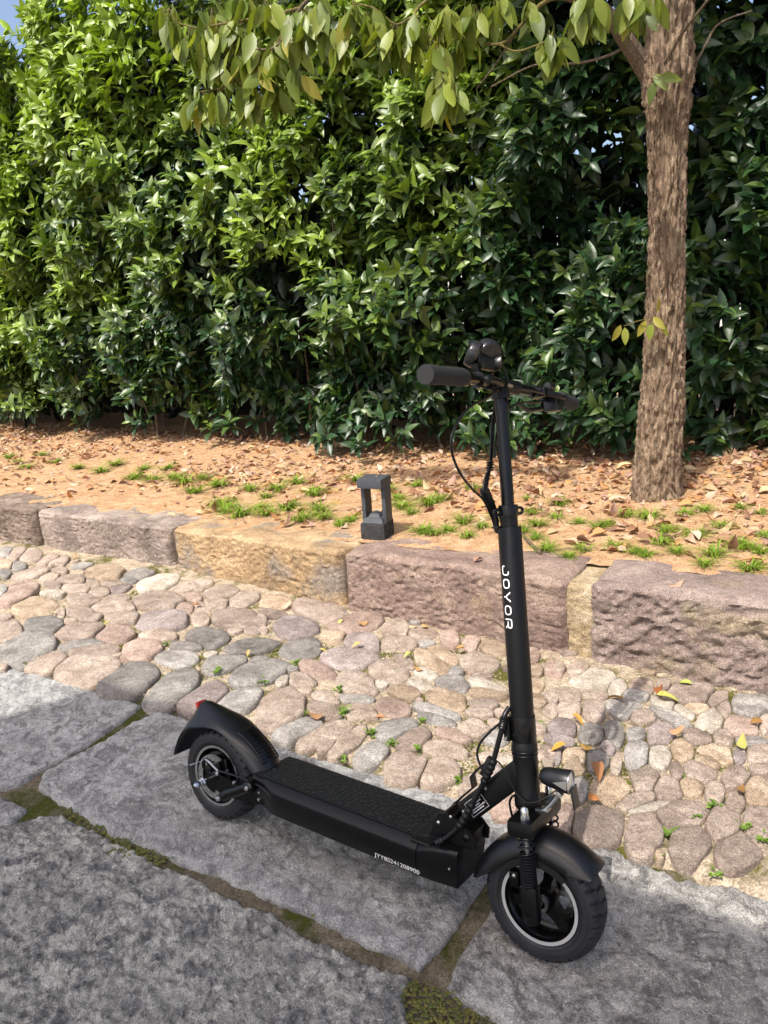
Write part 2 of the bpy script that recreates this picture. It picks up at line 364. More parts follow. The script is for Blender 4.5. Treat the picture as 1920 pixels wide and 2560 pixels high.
for i, (a, b) in enumerate(((-3.6, -2.2), (-2.17, -0.9), (-0.86, 0.7), (0.74, 2.3))):
    slab([W(a, 0.06), W(b, 0.06)], [W(a, -0.8), W(b, -0.8)], [W(a, 0.06), W(a, -0.8)], [W(b, 0.06), W(b, -0.8)], (SLAB1, SLAB2)[i % 2], 71 + i * 5, 0.004, 0.03)

# ---- cobbled strip
strip = tag(grid_mesh('cobbled_strip', -10.0, 3.4, 1.50, 2.90, 0.012, lambda X, Y: -0.003 - 0.022 * np.clip((1.645 - Y) / 0.05, 0, 1) + 0.006 * fbm(X * 14, Y * 14, 0, 4, 8) + 0.012 * np.clip((Y - 2.3) / 0.4, 0, 1), GRIT), kind='structure')
CA, CB, CC, CD, CE, C3 = (1380, 1600, 3.072), (1000, 1500, 4.1475), (640, 1480, 3.190), (0, 1340, 3.190), (420, 1400, 3.456), (1140, 1760, 3.95)
R8 = (960, 1800, 1.728)
COB = [(CA, '''45 215 110 100 0 t|205 225 150 110 -20 t|340 300 360 150 8 w|490 360 140 130 0 w|700 350 180 115 -5 b|855 340 110 80 -10 t|1075 400 330 160 8 b|1275 450 170 110 -15 t|1530 500 300 170 10 g
95 415 270 110 5 t|330 415 200 80 10 t|100 525 230 110 5 t|320 520 150 190 15 b|560 510 310 130 15 g|640 420 190 80 0 g|860 480 190 100 20 w|690 575 200 100 10 t|920 590 330 90 25 g|1005 540 190 80 25 w
1100 515 200 75 5 o|1320 520 110 130 0 b|1210 610 230 150 -15 w|1455 645 260 150 10 r|1635 640 90 130 10 t|80 660 200 130 10 p|60 760 200 120 15 p|300 700 200 160 20 d|480 710 150 220 -15 g|650 705 150 110 0 g
830 705 210 150 -10 p|1120 730 230 120 10 b|1310 740 160 110 20 t|1540 770 240 90 10 g|30 880 90 120 0 p|165 900 190 180 20 o|430 820 120 90 20 p|345 905 160 170 20 d|500 940 80 150 0 t|645 880 180 220 10 g
835 890 180 190 15 w|1000 835 190 180 20 o|1265 860 300 130 18 o|1435 875 110 110 0 p|1590 850 190 190 15 t|1195 920 190 110 15 o|1140 1000 270 130 15 b|955 985 100 160 -15 b|715 1045 210 220 -15 t
1410 1050 220 150 -15 b|1590 985 160 90 5 b|445 1140 290 200 10 o|1070 1115 200 130 5 o|890 1130 240 150 10 b|1250 1150 150 190 0 t|1410 1235 150 160 30 t|1570 1150 200 220 -10 o|640 1215 300 110 -15 t
760 1262 310 70 -15 w|1010 1320 410 210 -5 b|360 1410 400 310 -5 b|95 1360 140 250 10 r|700 1470 290 340 10 b|1310 1390 260 260 -25 b|1580 1400 210 330 -10 b|1050 1550 320 270 -5 b|1430 1600 330 290 5 b|830 1630 80 80 0 o|215 1130 130 190 0 g'''),
(CC, '''165 90 260 110 0 o|120 160 220 70 5 b|490 150 430 150 10 b|35 210 110 120 0 b|320 285 350 160 0 p|45 290 110 60 0 t|800 250 400 130 -8 r|610 335 190 80 5 o|1120 290 220 150 -5 t|1320 330 230 90 5 t
1545 370 140 150 20 r|1135 410 290 110 0 t|1365 410 130 55 0 g|850 390 280 120 10 p|740 520 450 170 0 p|355 455 330 160 -8 d|1490 490 260 110 25 o|1400 550 300 120 20 o|1180 540 180 90 30 t|490 620 280 130 15 r
1050 620 310 150 5 t|360 690 230 100 0 t|215 700 130 70 -25 w|800 720 310 170 10 t|1360 645 200 70 10 w|1590 620 120 80 0 g|1570 725 240 130 8 d|1320 730 190 70 15 w|1000 725 110 60 0 w|1180 790 230 90 12 o
550 830 200 90 15 t|800 840 270 80 8 g|190 920 420 310 -30 t|530 930 260 140 12 t|830 940 270 130 15 t|1080 910 250 140 10 r|1530 850 300 150 15 o|1305 855 60 50 0 r|1450 945 350 70 15 g|1440 1005 300 80 15 g
330 1100 400 160 -15 g|550 1130 490 140 -18 t|745 1170 340 130 -38 t|1130 1080 330 170 -15 g|1240 1160 280 150 -25 b|570 1210 150 90 -25 b|1570 1130 260 100 18 r|910 1290 290 160 -20 g|1190 1390 340 220 -15 t
1500 1240 330 140 10 t|1470 1420 310 230 -25 t'''),
(CB, '''820 650 390 190 8 t|960 500 280 130 8 o|740 440 170 140 -10 r|850 785 180 50 0 t|890 870 420 80 13 w|900 950 370 110 5 o|850 1060 320 100 3 b|820 1155 290 100 5 t|760 1310 310 170 0 t|1050 1170 150 80 20 t
980 1260 150 80 0 t|990 1410 260 140 10 g|1000 1620 350 110 0 t|1370 580 150 150 10 r|1590 710 220 150 10 r|1420 720 150 120 0 o|1590 990 200 120 5 t|1600 1120 200 130 0 t|1610 1290 160 120 0 p|1590 1430 180 110 10 p
1540 1590 220 150 0 r|1440 1300 150 120 20 t|1430 1030 180 120 0 o|1400 880 170 120 0 o'''),
(C3, '480 1000 260 210 -10 r|930 490 210 190 0 t|1160 570 210 260 0 o'), (R8, '400 290 150 110 -20 t|600 250 120 110 0 b'),
(CD, '''50 130 110 60 -15 g|130 150 170 80 -25 t|240 160 180 90 -15 t|45 220 110 70 0 o|40 285 100 70 10 g|155 240 120 80 0 g|240 290 300 90 -10 t|390 190 180 70 -25 t|470 210 180 80 -25 t|470 270 130 60 10 t
650 240 170 50 -10 g|620 290 130 40 0 o|830 290 330 120 0 o|390 325 160 50 -10 t|570 345 230 60 0 t|420 385 160 60 5 t|420 445 190 75 5 w|600 410 240 80 5 t|735 365 110 60 20 t|900 380 150 60 0 t|1100 310 250 70 -5 g
960 415 160 50 -10 p|1030 345 140 60 0 g|1260 370 300 120 -15 w|1550 400 200 80 0 t|25 430 80 70 -20 g|150 450 300 160 -25 r|290 560 350 150 -5 o|785 440 170 80 0 t|670 500 250 90 0 t|930 480 190 50 0 t|480 600 90 70 -15 t
630 600 230 90 0 t|900 555 330 100 0 t|1270 510 390 150 0 t|1540 480 140 70 10 r|1470 560 150 80 5 r|1620 570 140 90 0 t|980 635 270 110 0 t|720 650 180 60 -10 t|560 670 110 50 0 t|1290 660 390 170 0 p|1600 660 140 90 0 t
40 640 110 50 -5 b|70 740 200 190 -10 t|350 700 300 150 -8 g|650 750 390 140 -5 b|910 780 320 130 -5 r|1260 790 270 80 0 t|220 890 460 220 -8 g|650 860 400 70 -5 g|750 910 430 90 -5 t|1130 900 330 150 -5 r|370 990 330 150 -12 t
730 1060 540 200 0 t|1390 965 320 130 0 g|1020 1130 480 240 -10 d|1390 1210 430 230 -20 g|20 1035 90 50 -10 t'''),
(CE, '''210 225 330 90 -10 t|450 280 300 90 -8 t|660 340 260 110 -15 t|370 390 300 90 -12 t|620 500 450 170 0 b|340 660 330 180 0 d|760 590 220 70 0 b|710 735 450 120 -8 d|165 735 290 80 5 d|480 880 380 150 -10 g|790 845 170 50 -5 g
800 960 550 200 -20 g|300 1170 480 190 -20 p|600 1210 440 220 -25 g''')]
ST = []                                                   # (centre, 2x2 half-axis matrix, colour)
for (ox, oy, sc), txt in COB:
    for rec in txt.replace('\n', '|').split('|'):
        f = rec.split(); cx, cy, w, h, a = map(float, f[:5]); a = math.radians(a)
        c0 = np.array((ox + cx / sc, oy + cy / sc)); e1 = np.array((math.cos(a), math.sin(a))) * w / sc / 2; e2 = np.array((-math.sin(a), math.cos(a))) * h / sc / 2
        g0 = G(*c0, 0.012)[:2]; A = np.stack([(G(*(c0 + e), 0.012)[:2] - G(*(c0 - e), 0.012)[:2]) / 2 for e in (e1, e2)], 1)
        ST.append((g0, A, f[5]))
nphoto = len(ST)
def fmin(p):
    return min(np.linalg.norm(np.linalg.solve(A, p - c)) for c, A, _ in ST)
def fill(tries, x0, x1, r0, r1, cap):                       # small fillers in the gaps, then the stones outside the frame
    got = 0
    for k in range(tries):
        p = np.array((random.uniform(x0, x1), random.uniform(1.64, 2.60))); r = random.uniform(r0, r1)
        near = [(c, A) for c, A, _ in ST if np.linalg.norm(c - p) < 0.35]
        if all(np.linalg.norm(np.linalg.solve(A, p - c)) > 1.0 + r / max(0.03, np.sqrt(abs(np.linalg.det(A)))) * 0.72 for c, A in near):
            a = random.uniform(0, 3.14); q = random.uniform(0.6, 0.9); R2 = np.array(((math.cos(a), -math.sin(a)), (math.sin(a), math.cos(a))))
            ST.append((p, R2 @ np.diag((r, r * q)), random.choice('ttgbpwto'))); got += 1
            if got >= cap: break
fill(1500, -5.2, 0.10, 0.022, 0.036, 300 - nphoto)
fill(900, 0.0, 2.4, 0.055, 0.085, 130); fill(900, -8.4, -4.9, 0.055, 0.085, 150); fill(900, 0.0, 2.4, 0.03, 0.05, 60)
Ainv = [np.linalg.inv(A) for _, A, _ in ST]; CEN = np.array([c for c, _, _ in ST])
FARC = []; NB = 28; th = np.linspace(0, 2 * np.pi, NB, endpoint=False)
for i, (c, A, colr) in enumerate(ST):
    ta = np.cumsum(np.array([random.uniform(0.65, 1.25) for _ in range(12)])); ta = ta[ta < ta[0] + 6.0]; td = np.array([random.uniform(0.86, 1.14) for _ in ta])
    rad = np.min(np.where(np.cos(th[None] - ta[:, None]) > 0.2, td[:, None] / np.maximum(np.cos(th[None] - ta[:, None]), 0.2), 9.0), 0)
    rad = np.minimum(rad, 1.30) * 1.12; rad = 0.18 * np.roll(rad, 1) + 0.64 * rad + 0.18 * np.roll(rad, -1); rad *= 1.0 + 0.03 * vnoise(np.cos(th) * 5, np.sin(th) * 5, i * 1.7, 6)
    nb = [j for j in np.where(np.linalg.norm(CEN - c, axis=1) < 0.45)[0] if j != i]
    for it in range(12):
        pts = c + (A @ np.stack([rad * np.cos(th), rad * np.sin(th)])).T; bad = np.zeros(NB, bool)
        for j in nb:
            bad |= np.linalg.norm((Ainv[j] @ (pts - CEN[j]).T), axis=0) < rad * 1.03
        if not bad.any(): break
        rad[bad] *= 0.95
    rad = 0.15 * np.roll(rad, 1) + 0.7 * rad + 0.15 * np.roll(rad, -1)
    size = math.sqrt(abs(np.linalg.det(A))); top = 0.009 + 0.085 * size + random.uniform(-0.002, 0.004) + 0.012 * np.clip((c[1] - 2.3) / 0.4, 0, 1)
    tx, ty = random.gauss(0, 0.05), random.gauss(0, 0.05)
    V, F = [], []
    for q, zz in ((1.02, -0.03), (1.0, 0.25), (0.97, 0.68), (0.91, 0.89), (0.70, 0.97), (0.36, 1.0)):
        xy = (A @ np.stack([rad * np.cos(th), rad * np.sin(th)])).T * q
        z = np.full(NB, zz * top if zz >= 0 else zz)
        if zz > 0: z = z + (tx * xy[:, 0] + ty * xy[:, 1]) * min(1, zz * 1.4) + 0.0050 * fbm((xy[:, 0] + c[0]) * 16, (xy[:, 1] + c[1]) * 16, 0, 4, 2) * zz
        V.extend(np.column_stack([xy, z]))
    V.append((0, 0, top * 1.01 + 0.003 * float(vnoise(c[0] * 30, c[1] * 30))))
    for k in range(5):
        F += [(k * NB + j, k * NB + (j + 1) % NB, (k + 1) * NB + (j + 1) % NB, (k + 1) * NB + j) for j in range(NB)]
    F += [(5 * NB + j, 5 * NB + (j + 1) % NB, 6 * NB) for j in range(NB)]
    if np.linalg.det(A) < 0: F = [f[::-1] for f in F]
    if i >= 300: FARC.append((np.array(V) + np.array((c[0], c[1], 0)), F, colr)); continue
    o = link('cobble', mesh_from('cobble', V, F), STONE[colr], strip); o.location = (c[0], c[1], 0)
FV, FF, FM, b = [], [], [], 0                             # cobbles past the frame's edges, one joined part
for V, F, colr in FARC: FV.append(V); FF += [tuple(i + b for i in f) for f in F]; FM += ['tgbpwordr'.index(colr)] * len(F); b += len(V)
me = mesh_from('outer_cobbles', np.vstack(FV), FF)
for ch in 'tgbpword': me.materials.append(STONE[ch])
me.polygons.foreach_set('material_index', FM); link('outer_cobbles', me, None, strip, 'stuff')

def scatter(name, mat, T, R, S, tmpl_V, tmpl_F, cols, parent=None, smooth=True):    # many copies of one little shape in one mesh
    tv = np.asarray(tmpl_V, float); n, m = len(T), len(tv)
    V = (np.einsum('nij,mj->nmi', R, tv) * np.asarray(S)[:, None, None] + T[:, None]).reshape(-1, 3)
    off = (np.arange(n) * m)[:, None, None]
    q = [f for f in tmpl_F if len(f) == 4]; t = [f for f in tmpl_F if len(f) == 3]
    Q = (np.array(q)[None] + off).reshape(-1, 4) if q else None; TT = (np.array(t)[None] + off).reshape(-1, 3) if t else None
    return link(name, quick_mesh(name, V, Q, smooth, np.repeat(cols, m, 0), TT), mat, parent)
def rotz_many(a):
    R = np.zeros((len(a), 3, 3)); R[:, 0, 0] = np.cos(a); R[:, 0, 1] = -np.sin(a); R[:, 1, 0] = np.sin(a); R[:, 1, 1] = np.cos(a); R[:, 2, 2] = 1; return R
def frames(d, up=(0, 0, 1), roll=None):               # local x -> d, z near up
    d = d / np.linalg.norm(d, axis=1)[:, None]; y = np.cross(np.broadcast_to(up, d.shape), d); y /= np.linalg.norm(y, axis=1)[:, None] + 1e-9
    z = np.cross(d, y)
    if roll is not None:
        c, s = np.cos(roll)[:, None], np.sin(roll)[:, None]; y, z = c * y + s * z, c * z - s * y
    return np.stack([d, y, z], 2)

# grit grains and moss cushions in the gaps
OCT_V = [(1, 0, 0), (-1, 0, 0), (0, 0.8, 0), (0, -0.8, 0), (0, 0, 0.6), (0, 0, -0.6)]; OCT_F = [(0, 2, 4), (2, 1, 4), (1, 3, 4), (3, 0, 4)]
n = 15000; T = np.column_stack([rng.uniform(-5.2, 0.6, n), rng.uniform(1.6, 2.72, n), np.zeros(n)]); T[:, 2] = -0.001 + 0.006 * fbm(T[:, 0] * 14, T[:, 1] * 14, 0, 4, 8) + 0.012 * np.clip((T[:, 1] - 2.3) / 0.4, 0, 1)
pal = np.array([(0.48, 0.40, 0.29), (0.40, 0.31, 0.20), (0.58, 0.52, 0.42), (0.33, 0.27, 0.2), (0.52, 0.42, 0.3)])
tag(scatter('gravel', PEBBLE, T, rotz_many(rng.uniform(0, 6.3, n)), rng.uniform(0.0014, 0.0045, n), OCT_V, OCT_F, pal[rng.integers(0, 5, n)], None, False),
    'pale grit filling the gaps between the cobbles', 'gravel', kind='stuff')
n = 14000; ms = np.column_stack([rng.uniform(-3.2, 0.6, n * 4), rng.uniform(1.58, 2.55, n * 4)])
keep = fbm(ms[:, 0] * 3.2, ms[:, 1] * 3.2, 4.0, 4, 77) > 0.10; ms = ms[keep][:n]
jn = np.column_stack([rng.uniform(-3.2, 0.5, n), rng.uniform(0.95, 1.1, n)]); jn = jn[fbm(jn[:, 0] * 4, jn[:, 1] * 4, 2.0, 3, 78) > 0.0]
T = np.vstack([ms, jn]); T = np.column_stack([T, np.where(T[:, 1] > 1.56, 0.0, -0.013) + 0.006 * vnoise(T[:, 0] * 20, T[:, 1] * 20)]); n = len(T)
pal = np.array([(0.13, 0.14, 0.02), (0.09, 0.11, 0.018), (0.17, 0.15, 0.035), (0.10, 0.085, 0.03)])
tag(scatter('moss', BLADE, T, rotz_many(rng.uniform(0, 6.3, n)), rng.uniform(0.0025, 0.0065, n), OCT_V, OCT_F, pal[rng.integers(0, 4, n)], None, True),
    'olive moss cushions in the paving joints', 'moss', kind='stuff')

# ---- kerb of rough sandstone blocks
kerb = tag(empty('stone_kerb', (-2.0, 2.7, 0)), 'row of rough brown sandstone kerb blocks holding up the planting bed', 'kerb')
def kerb_mat(name, dark, mid, light, patch, spots=None):
    return stone(name, dark, mid, light, 5.0, 0.55, patch=patch, spots=spots, bumps=((60, 0.9, 0.012), (150, 0.9, 0.005), (330, 0.7, 0.002)))
KA = kerb_mat('kerb_greybrown', (0.135, 0.10, 0.078), (0.215, 0.165, 0.13), (0.32, 0.255, 0.205), ((0.40, 0.35, 0.24), 6, 0.66))
KB = kerb_mat('kerb_flecked', (0.15, 0.12, 0.10), (0.25, 0.20, 0.17), (0.35, 0.29, 0.24), ((0.32, 0.25, 0.17), 4, 0.60), [((0.52, 0.48, 0.43), 60, 0.62)])
KC = kerb_mat('kerb_ochre', (0.20, 0.14, 0.082), (0.33, 0.225, 0.122), (0.43, 0.31, 0.185), ((0.21, 0.175, 0.14), 3.5, 0.50), [((0.50, 0.44, 0.36), 70, 0.68)])
KD = kerb_mat('kerb_purple', (0.21, 0.145, 0.12), (0.31, 0.22, 0.18), (0.40, 0.30, 0.235), ((0.36, 0.27, 0.16), 3.5, 0.60))
KE = kerb_mat('kerb_mauve', (0.20, 0.15, 0.13), (0.295, 0.225, 0.195), (0.39, 0.31, 0.265), ((0.34, 0.275, 0.18), 3.0, 0.58), [((0.50, 0.46, 0.43), 80, 0.69)])
MORT = stone('kerb_mortar', (0.24, 0.175, 0.10), (0.33, 0.255, 0.155), (0.42, 0.345, 0.24), 12, 0.6)
TOPS = [(-12, .27), (-6.2, .27), (-4.43, .258), (-3.22, .236), (-1.95, .284), (-.83, .315), (-.6, .326), (3, .326)]
def ktop(s): return np.interp(s, [a for a, _ in TOPS], [b for _, b in TOPS])
def kerb_block(s0, t0, s1, t1, mat, seed, amp, chisel=0.0, depth=0.31, name='kerb_stone', drop=0.0):
    n = max(10, int((s1 - s0) / 0.008)); S = np.linspace(0, 1, n)
    prof = [(0, z) for z in np.linspace(-0.08, 0.93, 40)] + [(0.030 * (1 - math.cos(a)), 0.93 + 0.07 * math.sin(a)) for a in np.linspace(0.3, 1.57, 5)] + [(y, 1.0) for y in np.linspace(0.05, depth, 18)] + [(depth, -0.08)]
    m = len(prof); V = np.zeros((n, m, 3)); sx = s0 + (s1 - s0) * S
    yy = np.array([p[0] for p in prof]); zz = np.array([p[1] for p in prof])
    hgt = ktop(sx) - drop; e = np.minimum(S, 1 - S) * (s1 - s0); rnd = (0.026 if name == 'kerb_stone' else 0.0) * np.clip(1 - e / 0.035, 0, 1) ** 2
    X = np.repeat(sx[:, None], m, 1); Yb = (t0 + (t1 - t0) * S + rnd)[:, None] + yy[None]; Z = np.where(zz[None] < 0, zz[None], zz[None] * (hgt - 0.5 * rnd)[:, None])
    nf = np.clip(1 - yy / 0.03, 0, 1)[None]; nt_ = 1 - nf
    d = 0.8 * amp * (fbm(X * 4, Z * 5, Yb * 5, 2, seed, 0.5)) + 0.45 * amp * (1 - 2.2 * np.abs(fbm(X * 20 + 1.5 * vnoise(X * 8, Z * 8, 0, 5), Z * 34, Yb * 20, 4, seed + 3, 0.6))) + 0.30 * amp * fbm(X * 60, Z * 60, Yb * 60, 2, seed + 4, 0.6)
    if chisel:
        u = X * 0.75 + Z * 1.2; w = X * 0.8 - Z * 1.0; cv = fbm(u * 10 + 0.6 * vnoise(X * 6, Z * 6), w * 17, Yb * 8, 3, seed + 8, 0.5)
        d = d - chisel * np.clip(np.abs(cv) * 1.6 - 0.25, -0.25, 0.8)
    d2 = 1.0 * amp * fbm(X * 6, Yb * 8, 1.0, 4, seed + 1, 0.5)
    V[..., 0] = X; V[..., 1] = Yb - d * nf * np.clip((zz + 0.1) * 8, 0, 1)[None]; V[..., 2] = Z + d2 * nt_ * (zz > 0.5)[None] - 0.012 * nt_ * np.clip(yy / depth, 0, 1)[None]
    I = np.arange(n * m).reshape(n, m); Q = np.stack([I[:-1, :-1], I[1:, :-1], I[1:, 1:], I[:-1, 1:]], -1).reshape(-1, 4)
    Q = [tuple(q) for q in Q] + [tuple(I[0]), tuple(I[-1][::-1])]
    me = mesh_from(name, V.reshape(-1, 3) - np.array((-2.0, 2.7, 0)), Q); me.set_sharp_from_angle(angle=math.radians(60))
    return link(name, me, mat, kerb)
kerb_block(-9.6, 2.64, -8.02, 2.65, KD, 3, 0.010); kerb_block(-8.0, 2.65, -6.24, 2.66, KC, 5, 0.010); kerb_block(-6.22, 2.66, -4.452, 2.69, KA, 7, 0.011)
kerb_block(-4.408, 2.69, -3.236, 2.735, KB, 11, 0.009); kerb_block(-3.212, 2.735, -1.957, 2.617, KC, 13, 0.009); kerb_block(-1.938, 2.612, -0.862, 2.557, KD, 17, 0.011, 0.004)
kerb_block(-0.880, 2.576, -0.756, 2.570, MORT, 19, 0.008, name='mortar', drop=0.020); kerb_block(-0.774, 2.551, 0.84, 2.552, KE, 23, 0.010, 0.015); kerb_block(0.87, 2.552, 2.4, 2.55, KD, 29, 0.011)

# ---- planting bed
def bedz(X, Y): return ktop(X) - 0.012 + 0.018 * np.clip(Y - 2.9, 0, 3) + 0.012 * fbm(X * 2.2, Y * 2.2, 0, 4, 31) * np.clip((Y - 2.85) * 4, 0.1, 1) + 0.004 * fbm(X * 25, Y * 25, 0, 3, 33)
tag(grid_mesh('soil_bed', -12, 3.6, 2.80, 8.2, 0.03, bedz, SOIL), kind='structure')
def bed(px, py):
    p = G(px, py, 0.28)
    for _ in range(4): p = G(px, py, float(bedz(np.array(p[0]), np.array(p[1]))))
    return p

# ---- timber fence and pale wall behind the hedge
WOOD = bark_mat('fence_wood', (0.02, 0.017, 0.014), (0.035, 0.028, 0.023), (0.06, 0.048, 0.04), 2)
RENDER = stone('white_render', (0.66, 0.65, 0.62), (0.74, 0.73, 0.70), (0.80, 0.79, 0.77), 3, 0.15)
fence = tag(empty('timber_fence', (-3, 6.3, 0.3)), 'dark timber fence of upright planks with narrow gaps behind the hedge', 'fence')
pm = []
for k in range(4):
    b = MB().box((0, 0, 0), (0.108 + 0.004 * k, 0.018, 2.15), 0.003); pm.append(mesh_from('plank', b.V, b.F, False)); pm[-1].materials.append(WOOD)
s = -10.0; k = 0
while s < 3.0:
    o = link('plank', pm[k % 4], None, fence); o.location = (s + 3, random.uniform(-.004, .004), 1.05 + random.uniform(-.02, .02)); s += 0.108 + 0.004 * (k % 4) + random.uniform(0.008, 0.018); k += 1
for z in (0.45, 1.75):
    MB().box((-0.5, 0.035, z), (13.4, 0.04, 0.09), 0.004).build('rail', WOOD, fence)
gw = empty('garden_wall', (-3, 10.0, -0.1)); tag(gw, 'low white rendered garden wall glimpsed through the fence gaps', 'wall')
MB().box((0, 0, 1.1), (22, 0.2, 2.2), 0.01).build('wall_face', RENDER, gw); MB().box((0, 0, 2.245), (22.1, 0.30, 0.08), 0.01).build('coping', RENDER, gw)

# ---- added roof on posts, unseen behind the camera, outlined to shade the slabs
HR = 4.0; kx, ky = SUN[0] / -SUN[2], SUN[1] / -SUN[2]
SHADE_ROOF = stone('shade_roof_dark', (0.05, 0.05, 0.052), (0.08, 0.08, 0.083), (0.12, 0.12, 0.125))
shade_caster = tag(empty('added_shade_roof', (0, -1.8, 0)), 'added unseen flat roof on posts, shaped to cast the shade on the slabs', 'added shade roof')
sh = lambda s, t: (s - kx * HR, t - ky * HR + 1.8); gp = lambda a, b: sh(*G(a, b)[:2])
poly = [sh(-2.415, 1.557), gp(600, 1862), gp(1000, 2040), gp(1480, 2235), gp(1700, 2305), gp(1920, 2385), sh(2.2, 1.40), sh(5.0, 1.40), sh(5.0, 0.05), sh(-2.75, 0.05), sh(-2.72, 0.75), sh(-2.53, 1.25)]
MB().prism([(a, b) for a, b in poly], HR, HR + 0.10, 'z').build('roof', SHADE_ROOF, shade_caster, False)
for x in (-2.3, 1.2, 4.5): MB().cyl((x, -0.35, -0.1), (x, -0.35, HR), 0.07, 16).build('post', WOOD, shade_caster)
# ================================================================== HEDGE
def leaf_tmpl(L=1.0, Wd=0.36, segs=4, fold=0.10, droop=0.12, tip=1.6, wav=0.0):
    V, F = [], []
    for i in range(segs + 1):
        t = i / segs; w = Wd / 2 * (math.sin(math.pi * t ** (1 / tip * 1.15 if t > 0 else 1)) ** 0.9 if 0 < t < 1 else 0.0)
        z = -droop * t * t; h = fold * w * 2
        wv = wav * math.sin(t * 9)
        V += [(t * L, w, z + h + wv), (t * L, 0, z), (t * L, -w, z + h - wv)]
    for i in range(segs):
        a = i * 3; F += [(a, a + 3, a + 4, a + 1), (a + 1, a + 4, a + 5, a + 2)]
    return V, F
HL = leaf_tmpl(1, 0.43, 4, 0.20, 0.30)
hedge = tag(empty('hedge', (-3.5, 5.1, 0.3)), 'tall dense evergreen hedge with glossy dark and fresh yellow-green leaves behind the planting bed', 'hedge')
HO = np.array((-3.5, 5.1, 0.3))
def hfront(s, z):
    return 4.62 + 0.20 * fbm(s * 0.9, z * 1.1, 0, 2, 41) + 0.26 * vnoise(s * 2.3, z * 2.3, 0, 43) + 0.14 * vnoise(s * 4.6, z * 4.6, 0, 44) - 0.10 * np.clip((z - 0.7), 0, 1) + 0.13 * np.clip((z - 2.4), 0, 2)
n = 12500
s = rng.uniform(-11.5, 2.4, n); z = 0.42 + (rng.random(n) ** 0.92) * 3.65
top = 4.02 + 0.10 * vnoise(s * 1.4, 3.0, 0, 47) + 0.08 * vnoise(s * 5, 1.0, 0, 48)
z = np.minimum(z, top + rng.normal(0, 0.05, n))
dep = rng.exponential(0.16, n); dep = np.minimum(dep, 0.9)
y = hfront(s, z) + dep
low = z < 0.85 + 0.35 * vnoise(s * 1.5, 0.5, 0, 51)                     # thinner, ragged skirt
keep = ~(low & (rng.random(n) < np.where(s < -4.3, 0.72, 0.30)))
hole = (vnoise(s * 1.9 + 9, z * 1.9, 0, 57) + 0.5 * vnoise(s * 4.2, z * 4.2, 0, 58) > 0.46) & (dep < 0.30)
keep &= ~(hole & (rng.random(n) < 0.80))
s, z, y, dep = s[keep], z[keep], y[keep], dep[keep]; n = len(s)
tipp = np.column_stack([s, y, z])
ax = np.column_stack([rng.normal(0, 0.42, n), -0.62 + rng.normal(0, 0.3, n), 0.62 + rng.normal(0, 0.35, n)]); ax /= np.linalg.norm(ax, axis=1)[:, None]
young_lit = np.clip(0.30 + 0.60 * fbm(s * 0.8, z * 0.8, 2, 3, 61) + 0.32 * (z - 1.9) - 0.13 * (s + 4.5), 0, 1) * np.clip(1 - dep / 0.4, 0, 1)  # fresh growth, plus painted brightness rising to the upper left
Ts, Ds, Us, Ss, Cs, Ws = [], [], [], [], [], []
for k in range(8):
    m = rng.random(n) < 0.93
    a = k * 2.4 + rng.uniform(0, 0.9, n); el = np.radians(rng.uniform(18, 62, n) - 22 * (k > 4))
    b1 = np.cross(ax, (0.2, 0.3, 1.0)); b1 /= np.linalg.norm(b1, axis=1)[:, None]; b2 = np.cross(ax, b1)
    rad = b1 * np.cos(a)[:, None] + b2 * np.sin(a)[:, None]
    d = rad * np.cos(el)[:, None] + ax * np.sin(el)[:, None]; d[:, 2] -= 0.22
    back = 0.014 * k
    Ts.append((tipp - ax * back)[m]); Ds.append(d[m]); Us.append(ax[m]); Ss.append((rng.uniform(0.095, 0.155, n) * (0.75 if k < 2 else 1.0))[m])
    yg = np.clip(young_lit + (0.10 if k < 3 else -0.12) + rng.normal(0, 0.14, n), 0, 1)[:, None]
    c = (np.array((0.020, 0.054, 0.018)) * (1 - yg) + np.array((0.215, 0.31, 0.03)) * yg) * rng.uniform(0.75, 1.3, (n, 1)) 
    Cs.append(c[m])
T, D, U, S, Cc = map(np.concatenate, (Ts, Ds, Us, Ss, Cs))
def frames_up(d, up, roll):
    d = d / np.linalg.norm(d, axis=1)[:, None]; yv = np.cross(up, d); yv /= np.linalg.norm(yv, axis=1)[:, None] + 1e-9; zv = np.cross(d, yv)
    c, sn = np.cos(roll)[:, None], np.sin(roll)[:, None]; return np.stack([d, c * yv + sn * zv, c * zv - sn * yv], 2)
R = frames_up(D, U, rng.normal(0, 0.3, len(D)))
# the 300 leaves that show largest become parts of their own
cd = T - np.array((0, 0, H)); zc = cd @ FW; u = 960 + FPX * (cd @ RT) / zc; v = 1280 - FPX * (cd @ UP) / zc
face = np.abs(np.einsum('ni,ni->n', R[:, :, 2], cd / np.linalg.norm(cd, axis=1)[:, None]))
front = T[:, 1] - hfront(T[:, 0], T[:, 2])
score = S / zc * (0.35 + face) * ((u > 0) & (u < 1920) & (v > 0) & (v < 1150)) * (front < 0.12)
big = np.argsort(-score)[:300]; rest = np.ones(len(T), bool); rest[big] = False
lm = []
for k in range(10):
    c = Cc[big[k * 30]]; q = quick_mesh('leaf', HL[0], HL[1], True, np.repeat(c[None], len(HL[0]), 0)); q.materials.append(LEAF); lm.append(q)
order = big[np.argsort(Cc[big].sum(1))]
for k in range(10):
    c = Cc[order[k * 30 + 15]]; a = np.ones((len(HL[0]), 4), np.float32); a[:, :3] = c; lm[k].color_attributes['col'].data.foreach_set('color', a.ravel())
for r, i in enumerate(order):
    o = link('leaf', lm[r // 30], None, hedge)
    M = Matrix(R[i].tolist()).to_4x4() @ Matrix.Scale(S[i], 4); M.translation = Vector(T[i] - HO); o.matrix_local = M
